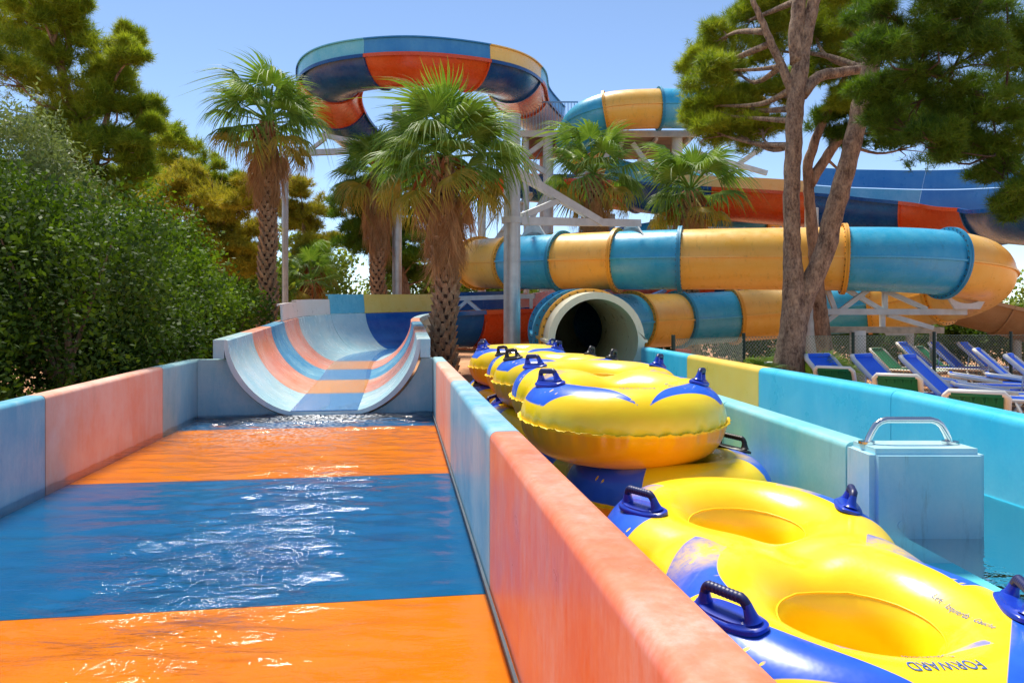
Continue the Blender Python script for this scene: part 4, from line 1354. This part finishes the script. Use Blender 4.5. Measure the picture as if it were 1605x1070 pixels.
def pine(name, base, trunks, clumps, ntuft, size, width, mat, bmat, label, seed=1, up=(0, 0, 1), group=None, link=None, limbs=1.0):
    """clumps: (centre, radii) ; trunks: list of (points, radii)"""
    r = np.random.default_rng(seed)
    root = empty(name, base, label=label, cat='tree', group=group)
    mb = MB()
    for pts, rad in trunks:
        P4, s4 = catmull(pts, .12)
        rr = np.interp(np.linspace(0, 1, len(P4)), np.linspace(0, 1, len(rad)), rad)
        P4 = P4 + r.normal(0, .006, P4.shape)
        mb.tube(P4, rr * (1 + r.normal(0, .02, len(rr))), 14)
    allp = np.vstack([catmull(p, .2)[0] for p, _ in trunks])
    cl = []
    for c, rad in clumps:
        c = np.array(c, float)
        if limbs:
            k = np.argmin(np.linalg.norm(allp - c + [0, 0, .6], axis=1))
            a = allp[k]
            mid = (a + c) / 2 + r.normal(0, .12, 3) - [0, 0, .12]
            dl = np.linalg.norm(a - c)
            mb.tube(catmull([a, mid, c], .15)[0], np.interp(np.linspace(0, 1, len(catmull([a, mid, c], .15)[0])), [0, 1], [(.022 + .018 * dl) * limbs, .012 * limbs]), 7)
            for q in range(5):
                e = c + rand_unit(r, 1)[0] * np.array(rad) * .85
                mb.tube([c * .6 + mid * .4, (c + e) / 2 + [0, 0, -.03], e], [.014, .009, .004], 5)
    mb.build('trunk', bmat, root, smooth=True)
    C = []; U = []
    per = ntuft // len(clumps)
    for c, rad in clumps:
        rad = np.array(rad)
        m_ = 9
        sub = np.array(c) + rand_unit(r, m_) * rad * (.35 + .75 * r.random((m_, 1)))
        n = per
        k = r.integers(m_, size=n)
        d = rand_unit(r, n); d[:, 2] = np.abs(d[:, 2]) * .9 - .35 * r.random(n)
        q = (.15 + .42 * r.random((n, 1)) ** .7) * (.7 + .6 * r.random((m_, 1))[k])
        C.append(sub[k] + d * rad * q); U.append(d * .6 + np.array(up) * .7)
    C = np.vstack(C); U = np.vstack(U)
    V, F = needle_tufts(r, C, U, size, width)
    mk('crown', V, F, mat, root)
    return root

def clumps_px(lst, rr, depth_jit=.0, seed=0, flat=.7):
    r = np.random.default_rng(seed)
    out = []
    for px, py, Y, rad in lst:
        Yj = Y + r.normal(0, depth_jit)
        m_ = rad / FPX * Yj
        out.append((P(px, py, Yj), (m_, m_ * 1.0, m_ * flat)))
    return out

# left pine rising behind the hedge
lc = []
r_ = np.random.default_rng(21)
for px, py, rad in ((20, 20, 55), (60, 75, 50), (110, 60, 40), (20, 120, 55), (100, 120, 50), (165, 105, 36), (205, 90, 24), (200, 60, 18), (60, 180, 55), (130, 180, 48), (185, 160, 34), (225, 180, 26), (110, 240, 52), (170, 230, 42), (215, 235, 26), (150, 290, 46), (205, 280, 32), (240, 200, 12), (60, 10, 30), (110, 8, 26), (180, 130, 30), (60, 250, 50), (190, 310, 36), (130, 330, 40)):
    lc.append((px, py, 15, rad))
pine('pine_tree', (-9.3, 15.5, 0), [([(-9.3, 15.5, 0), (-9.2, 15.5, 2.5), (-9.0, 15.3, 4.5), (-9.3, 15.2, 6.5), (-9.8, 15.2, 8.5)], [.25, .2, .16, .1, .04]), ([(-9.1, 15.4, 3.6), (-8.5, 15.1, 5.0), (-8.1, 15.0, 6.4)], [.12, .08, .03])],
     clumps_px(lc, 1, .5, 1, .95), 9500, .17, .006, NEEDLE, PINE_BARK, 'tall yellow-green pine at the upper left above the hedge', 22)
lc = [(240, 310, 22, 42), (290, 300, 22, 42), (340, 300, 22, 46), (385, 320, 22, 36), (230, 355, 22, 40), (290, 350, 21.5, 50), (345, 355, 21.5, 48), (390, 365, 22, 34), (310, 395, 21.5, 36), (360, 400, 21.5, 36), (265, 390, 22, 34), (390, 410, 22, 24)]
pine('pine_tree', (-8.5, 22, 0), [([(-8.9, 22, 0), (-8.6, 22, 1.0), (-8.35, 22, 2.2), (-8.9, 21.8, 3.6), (-9.3, 21.8, 5)], [.26, .2, .17, .12, .04]), ([(-8.75, 22, .8), (-9.2, 22, 2.2), (-9.9, 21.9, 3.8)], [.15, .1, .04])],
     clumps_px(lc, 1, .5, 2, .9), 6500, .18, .008, NEEDLE_Y, PINE_BARK, 'rusty yellow pine in the middle distance left of the tall palm', 23)
lc = [(230, 250, 30, 40), (270, 235, 30, 36), (300, 265, 30, 36), (330, 285, 30, 30), (255, 285, 30, 40), (365, 290, 30, 20), (210, 300, 30, 36)]
pine('pine_tree', (-14, 30, 0), [([(-14, 30, 0), (-13.8, 30, 4), (-14, 30, 8)], [.25, .18, .05])], clumps_px(lc, 1, .8, 3, .9), 2600, .26, .012, NEEDLE, PINE_BARK, 'pale green pine behind the rusty yellow pine', 24)
lc = [(470, 300, 33, 26), (490, 340, 33, 34), (460, 350, 33, 28), (505, 380, 33, 26), (475, 395, 33, 30), (455, 330, 33, 22), (465, 430, 33, 18), (500, 420, 33, 14)]
pine('pine_tree', (-9, 33, 0), [([(-9.6, 33, 0), (-9.3, 33, 3), (-9.4, 33, 6.5)], [.24, .17, .05])], clumps_px(lc, 1, .8, 4, .9), 2600, .26, .012, NEEDLE_Y, PINE_BARK, 'distant loose tree seen between the pale pole and the next palm', 25)
lc = [(545, 310, 30, 26), (575, 300, 30, 26), (560, 345, 30, 34), (600, 350, 30, 34), (640, 350, 30, 34), (565, 385, 30, 34), (610, 395, 30, 34), (655, 400, 30, 34), (640, 430, 30, 26), (690, 420, 30, 24), (600, 320, 30, 30)]
pine('pine_tree', (-4.6, 30, 0), [([(-4.2, 30, 0), (-4.3, 30, 2), (-4.8, 30, 4.6), (-5, 30, 6)], [.32, .26, .18, .05])], clumps_px(lc, 1, .8, 5, .85), 4200, .24, .011, NEEDLE_D, PINE_BARK, 'dark pine in the distance behind the two middle palms', 26)
# far green line along the horizon
for k, (px, Y, h, w) in enumerate(((300, 27, 4.4, 3.6), (470, 38, 5.4, 3.6), (640, 36, 4.6, 3.6), (760, 35, 4.4, 3.6), (260, 34, 5.2, 4.5), (400, 40, 4.4, 4), (560, 52, 1.9, 5), (720, 48, 2.4, 5), (860, 46, 3.2, 5), (1010, 46, 3.8, 5), (1180, 44, 3.6, 5), (1330, 42, 3.4, 5), (1480, 40, 3.2, 5), (1640, 38, 3.2, 5), (90, 32, 3, 4), (-80, 30, 3, 4))):
    X = (px - 802.5) / FPX * Y
    places = ('under the rusty pine', 'between the pale pole and the middle palms', 'behind the middle palm trunks', 'left of the grey column', 'left of the rusty pine', 'behind the tall left palm', 'in the sky gap behind the flume', 'behind the big near palm', 'behind the grey column', 'behind the right palms', 'behind the pine trunk', 'behind the truss beams', 'behind the far blue loungers', 'behind the tan slide', 'behind the left hedge', 'beyond the left picture edge')
    shrub('distant_tree', [(X, Y, h * .5, w * .55, 1.6, h * .55), (X + w * .4, Y + 1, h * .45, w * .45, 1.5, h * .5)], 700, 10, .22, .13, FAR_LEAF, 'low distant tree on the horizon ' + places[k], 'tree', 60 + k, .25, group='low trees along the horizon')
# dark hedge behind the far loungers
shrub('hedge', [(9.0, 24.5, .9, 2.4, .7, 1.0), (13, 24, .9, 2.6, .7, 1.0), (17, 23.4, .9, 2.4, .7, 1.0), (5.5, 23.6, .7, 1.6, .5, .8)], 2200, 12, .12, .07, LENTISK, 'dark hedge in the shade under the slides behind the far loungers', 'hedge', 90, .12)

# right-hand pine with the forked trunk
T = P
trA = [np.array([4.46, 12, -.1]), P(1238, 560, 12), P(1244, 500, 12), P(1243, 420, 12), P(1240, 330, 12), P(1243, 240, 12), P(1246, 170, 12), P(1258, 80, 12), P(1278, -10, 12), P(1300, -140, 12.2)]
trB = [P(1248, 520, 12), P(1262, 465, 12), P(1290, 400, 11.9), P(1308, 330, 11.8), P(1330, 250, 11.7), P(1352, 160, 11.6), P(1372, 70, 11.5), P(1392, -20, 11.4), P(1420, -150, 11.2)]
tr3 = [P(1246, 160, 12), P(1228, 110, 12), P(1205, 60, 12), P(1178, -5, 12)]
tr4 = [P(1256, 150, 12), P(1285, 120, 12.1), P(1330, 112, 12.2), P(1370, 108, 12.4)]
tr5 = [P(1250, 100, 12), P(1248, 50, 12), P(1256, -20, 12)]
rc = [(1130, 60, 13.6, 44), (1175, 30, 13.6, 46), (1110, 110, 13.6, 34), (1150, 110, 14, 44), (1200, 80, 14, 44), (1095, 165, 13.4, 30), (1125, 180, 13.4, 40), (1165, 165, 13.6, 44), (1205, 150, 13.8, 36), (1110, 205, 13.4, 34), (1155, 212, 13.4, 34), (1195, 200, 13.4, 28),
      (1225, 20, 14, 40), (1270, 45, 14.4, 46), (1310, 70, 14.4, 46), (1300, 20, 14.4, 44), (1345, 40, 14.2, 40), (1290, 110, 14.6, 36), (1330, 150, 14.8, 30), (1090, 100, 13.6, 22), (1220, -30, 13.5, 46), (1320, -30, 13.5, 46)]
pine('pine_tree', (4.46, 12, 0), [(trA, [.30, .25, .19, .135, .13, .135, .14, .10, .085, .05]), (trB, [.15, .165, .16, .145, .14, .135, .12, .11, .085]), (tr3, [.09, .07, .06, .04]), (tr4, [.10, .09, .08, .07]), (tr5, [.12, .12, .1])],
     clumps_px(rc, 1, .3, 6, .8), 10000, .15, .0048, NEEDLE, GREY_BARK, 'big pine with two forked trunks rising beside the landing lane', 30)
# second pine behind, dark limbs
trC = [np.array([6.9, 16, 0]), P(1268, 300, 15.5), P(1275, 230, 15.4), P(1300, 170, 15.2), P(1330, 110, 15)]
trD = [P(1268, 290, 15.5), P(1310, 225, 15.3), P(1340, 190, 15.2), P(1390, 150, 15)]
rc = [(1300, 190, 15.4, 30), (1330, 215, 15.2, 28), (1390, 200, 15, 40), (1430, 230, 15, 40), (1380, 130, 15, 40), (1420, 160, 15, 40), (1350, 90, 15, 36), (1460, 190, 15, 40), (1490, 230, 15, 36)]
pine('pine_tree', (6.9, 16, 0), [(trC, [.2, .15, .12, .1, .05]), (trD, [.12, .1, .08, .05])], clumps_px(rc, 1, .4, 7, .7), 2600, .18, .006, NEEDLE_D, PINE_BARK, 'darker pine with thin crooked limbs behind the forked trunks', 31)
# overhanging pine at the upper right edge
rc = []
r_ = np.random.default_rng(33)
for px, py, rad in ((1400, 20, 50), (1460, 30, 55), (1520, 20, 55), (1580, 30, 55), (1390, 75, 45), (1445, 95, 52), (1505, 95, 55), (1570, 100, 58), (1375, 140, 36), (1430, 160, 45), (1490, 165, 52), (1550, 170, 56), (1600, 170, 50), (1400, 190, 34), (1460, 215, 40), (1520, 230, 45), (1580, 240, 48), (1545, 265, 34), (1600, 290, 42), (1480, 235, 26), (1590, 330, 26), (1440, -30, 50), (1540, -40, 60), (1360, 10, 34), (1620, 60, 50)):
    rc.append((px, py, 9.2, rad))
trE = [np.array([8.2, 9.4, 0]), np.array([8.2, 9.4, 3]), np.array([8.0, 9.3, 5.5]), np.array([7.8, 9.2, 7.5])]
trF = [np.array([8.1, 9.4, 3.6]), P(1600, 190, 9.3), P(1520, 140, 9.2), P(1440, 110, 9.1)]
trG = [np.array([8.1, 9.4, 4.4]), P(1580, 70, 9.3), P(1480, 40, 9.2)]
trH = [np.array([8.1, 9.4, 2.8]), P(1610, 280, 9.3), P(1560, 240, 9.2)]
pine('pine_tree', (8.2, 9.4, 0), [(trE, [.26, .22, .18, .08]), (trF, [.08, .06, .04, .02]), (trG, [.07, .05, .02]), (trH, [.06, .04, .02])], clumps_px(rc, 1, .35, 8, .75), 9500, .12, .0036, NEEDLE_D, DARK_BARK, 'dark pine boughs overhanging at the upper right edge', 34, limbs=.45)

# ------------------------------------------------------------------ loungers
def make_lounger(sling, ang):
    root = empty('sun_lounger')
    # local: head at -Y, feet at +Y, length 1.9
    yh = -.25
    for sx in (-1, 1):
        MB().tube([(sx * .31, yh - .05, .34), (sx * .31, .4, .35), (sx * .31, .95, .36), (sx * .30, 1.05, .35)], .028, 8).build('side_rail', WHITE_PL, root, True)
        MB().tube([(sx * .31, -.15, .34), (sx * .33, -.35, .02), (sx * .33, -.42, .0)], .024, 8).build('leg', WHITE_PL, root, True)
        MB().tube([(sx * .31, .72, .35), (sx * .33, .86, .02), (sx * .33, .92, .0)], .024, 8).build('leg', WHITE_PL, root, True)
    MB().tube([(-.30, 1.05, .35), (.30, 1.05, .35)], .026, 8).build('end_bar', WHITE_PL, root, True)
    def sheet(y0, y1, z0, z1, sagm, name, w=.285):
        V = []; F = []
        for i in range(9):
            u = i / 8
            for k in range(7):
                q = k / 6 * 2 - 1
                V.append((q * w, y0 + (y1 - y0) * u, z0 + (z1 - z0) * u - sagm * (1 - q * q) * math.sin(math.pi * u)))
        n = len(V)
        V += [(a, b_, c - .008) for a, b_, c in V]
        for i in range(8):
            for k in range(6):
                a = i * 7 + k
                F += [(a, a + 1, a + 8, a + 7), (n + a, n + a + 7, n + a + 8, n + a + 1)]
        return mk(name, V, F, sling, root, True)
    sheet(yh, 1.03, .365, .375, .03, 'seat_sling')
    dy, dz = -math.cos(ang) * .78, math.sin(ang) * .78
    mb = MB()
    z0 = .37
    pts = [(-.31, yh, z0), (-.31, yh + dy * .9, z0 + dz * .9), (-.27, yh + dy, z0 + dz), (.27, yh + dy, z0 + dz), (.31, yh + dy * .9, z0 + dz * .9), (.31, yh, z0)]
    mb.tube(pts, .038, 8)
    bf = mb.build('back_frame', WHITE_PL, root, True)
    nx = math.sin(ang) * .02
    sheet(yh + dy * .96, yh, z0 + dz * .96 + .012, z0 + .012, .02, 'back_sling', .27)
    # hem wrapped over the top bar, laced behind
    MB().tube([(-.25, yh + dy * .985, z0 + dz * .985), (.25, yh + dy * .985, z0 + dz * .985)], .045, 10).build('sling_hem', sling, bf, True)
    mb = MB()
    for k in range(9):
        xx = -.22 + k * .055
        mb.beam((xx, yh + dy * .96 - .02, z0 + dz * .96 - .03), (xx + (.02 if k % 2 else -.02), yh + dy * .82 - .02, z0 + dz * .80 - .02), .014)
    mb.build('lacing', sling, bf)
    if ang > .2:
        for sx in (-1, 1):
            MB().tube([(sx * .29, yh + dy * .55, z0 + dz * .55), (sx * .29, yh - .35, .33)], .014, 6).build('prop', WHITE_PL, root, True)
            MB().tube([(sx * .31, yh, .34), (sx * .31, yh - .42, .33)], .022, 6).build('rear_rail', WHITE_PL, root, True)
    return root
LB, LBF, LG = make_lounger(SLING_B, R(44)), make_lounger(SLING_B, R(8)), make_lounger(SLING_G, R(42))
used = set()
GL = 'sun loungers beyond the landing lane'
def lounge(src, px, Y, feet, label):
    """px, Y: where the top of the backrest stands; feet: direction the feet point to"""
    o = src if id(src) not in used else copy_tree(src)
    used.add(id(src))
    back = {id(LB): .25 + .78 * math.cos(R(44)), id(LBF): 1.0, id(LG): .25 + .78 * math.cos(R(42))}[id(src)]
    o.location = ((px - 802.5) / FPX * Y + back * math.cos(feet), Y + back * math.sin(feet), 0)
    o.rotation_euler = (0, 0, feet - math.pi / 2)
    if src is LG and Y < 15: o.scale = (.86, .86, .86)
    tag(o, label, 'sun lounger', GL)
lounge(LG, 1530, 7.2, R(58), 'green sun lounger nearest the camera, its laced back over the turquoise wall')
lounge(LG, 1404, 9.4, R(58), 'green sun lounger second from the camera beyond the lane wall')
lounge(LG, 1304, 10.9, R(58), 'green sun lounger between the two leftmost raised blue ones')
lounge(LG, 1213, 12.0, R(58), 'green sun lounger at the left end by the pine trunk')
lounge(LB, 1281, 11.9, R(-62), 'blue raised lounger beside the pine trunk, leftmost blue')
lounge(LB, 1350, 11.8, R(-55), 'blue raised lounger second from the pine trunk')
lounge(LB, 1422, 11.6, R(-48), 'blue raised lounger third from the pine trunk')
lounge(LBF, 1440, 13.2, R(-30), 'flat blue lounger right of the three raised blue ones')
lounge(LBF, 1492, 13.6, R(-28), 'flat blue lounger behind the other flat one')
lounge(LBF, 1500, 11.6, R(-24), 'flat blue lounger cut by the right picture edge')
lounge(LB, 1580, 11.9, R(-42), 'blue raised lounger at the right edge behind the flat ones')
lounge(LBF, 1420, 12.4, R(-30), 'flat blue lounger close beside the third raised blue one')
lounge(LBF, 1548, 13.8, R(-28), 'flat blue lounger farthest right behind the others')
lounge(LB, 1530, 14.2, R(-40), 'blue raised lounger just before the fence at the right')
lounge(LB, 1413, 18.0, R(-50), 'far blue lounger beyond the fence, leftmost of three')
lounge(LB, 1463, 18.0, R(-50), 'far blue lounger beyond the fence, middle of three')
lounge(LB, 1508, 18.0, R(-50), 'far blue lounger beyond the fence, rightmost of three')
lounge(LG, 1366, 18.2, R(-60), 'far green lounger beyond the fence near the short column')
lounge(LG, 1432, 19.4, R(-50), 'far green lounger behind the leftmost far blue one')

# ------------------------------------------------------------------ chain-link fence
fence = empty('chain_link_fence', (6, 13, 0), label='green chain-link fence between the near and far loungers', cat='fence')
fp = [(2.55, 11.6), (4.2, 13.3), (6.6, 14.2), (8.4, 14.6), (10.2, 15.0), (12.0, 15.2)]
for x_, y_ in fp:
    MB().tube([(x_, y_, 0), (x_, y_, 1.25)], .032, 10).build('post', FENCE_G, fence, angle=40)
for (x0, y0), (x1, y1) in zip(fp[:-1], fp[1:]):
    L = math.hypot(x1 - x0, y1 - y0)
    mb = MB(); stp = .07; h = 1.15
    def fpnt(u, z_): return (x0 + (x1 - x0) * u / L, y0 + (y1 - y0) * u / L, .03 + z_)
    k = -h
    while k < L:
        for sg_ in (0, 1):
            u0, u1 = max(k, 0), min(k + h, L)
            if u1 > u0:
                za, zb = u0 - k, u1 - k
                if sg_: za, zb = h - za, h - zb
                mb.beam(fpnt(u0, za), fpnt(u1, zb), .005)
        k += stp
    mb.beam(fpnt(0, h), fpnt(L, h), .007)
    tag(mb.build('wire_mesh', WIRE, fence), kind='stuff')
# red plastic chair seen through the fence
ch = empty('plastic_chair', (3.35, 13.6, 0), label='red plastic chair behind the fence left of the dwarf palm', cat='chair')
MB().box((3.35, 13.6, .42), (.45, .45, .05)).build('seat', REDP, ch)
MB().box((3.22, 13.8, .68), (.10, .42, .5), .3).build('backrest', REDP, ch)
for dx in (-.19, .19):
    for dy in (-.19, .19):
        MB().beam((3.35 + dx, 13.6 + dy, 0), (3.35 + dx, 13.6 + dy, .4), .045).build('leg', REDP, ch)
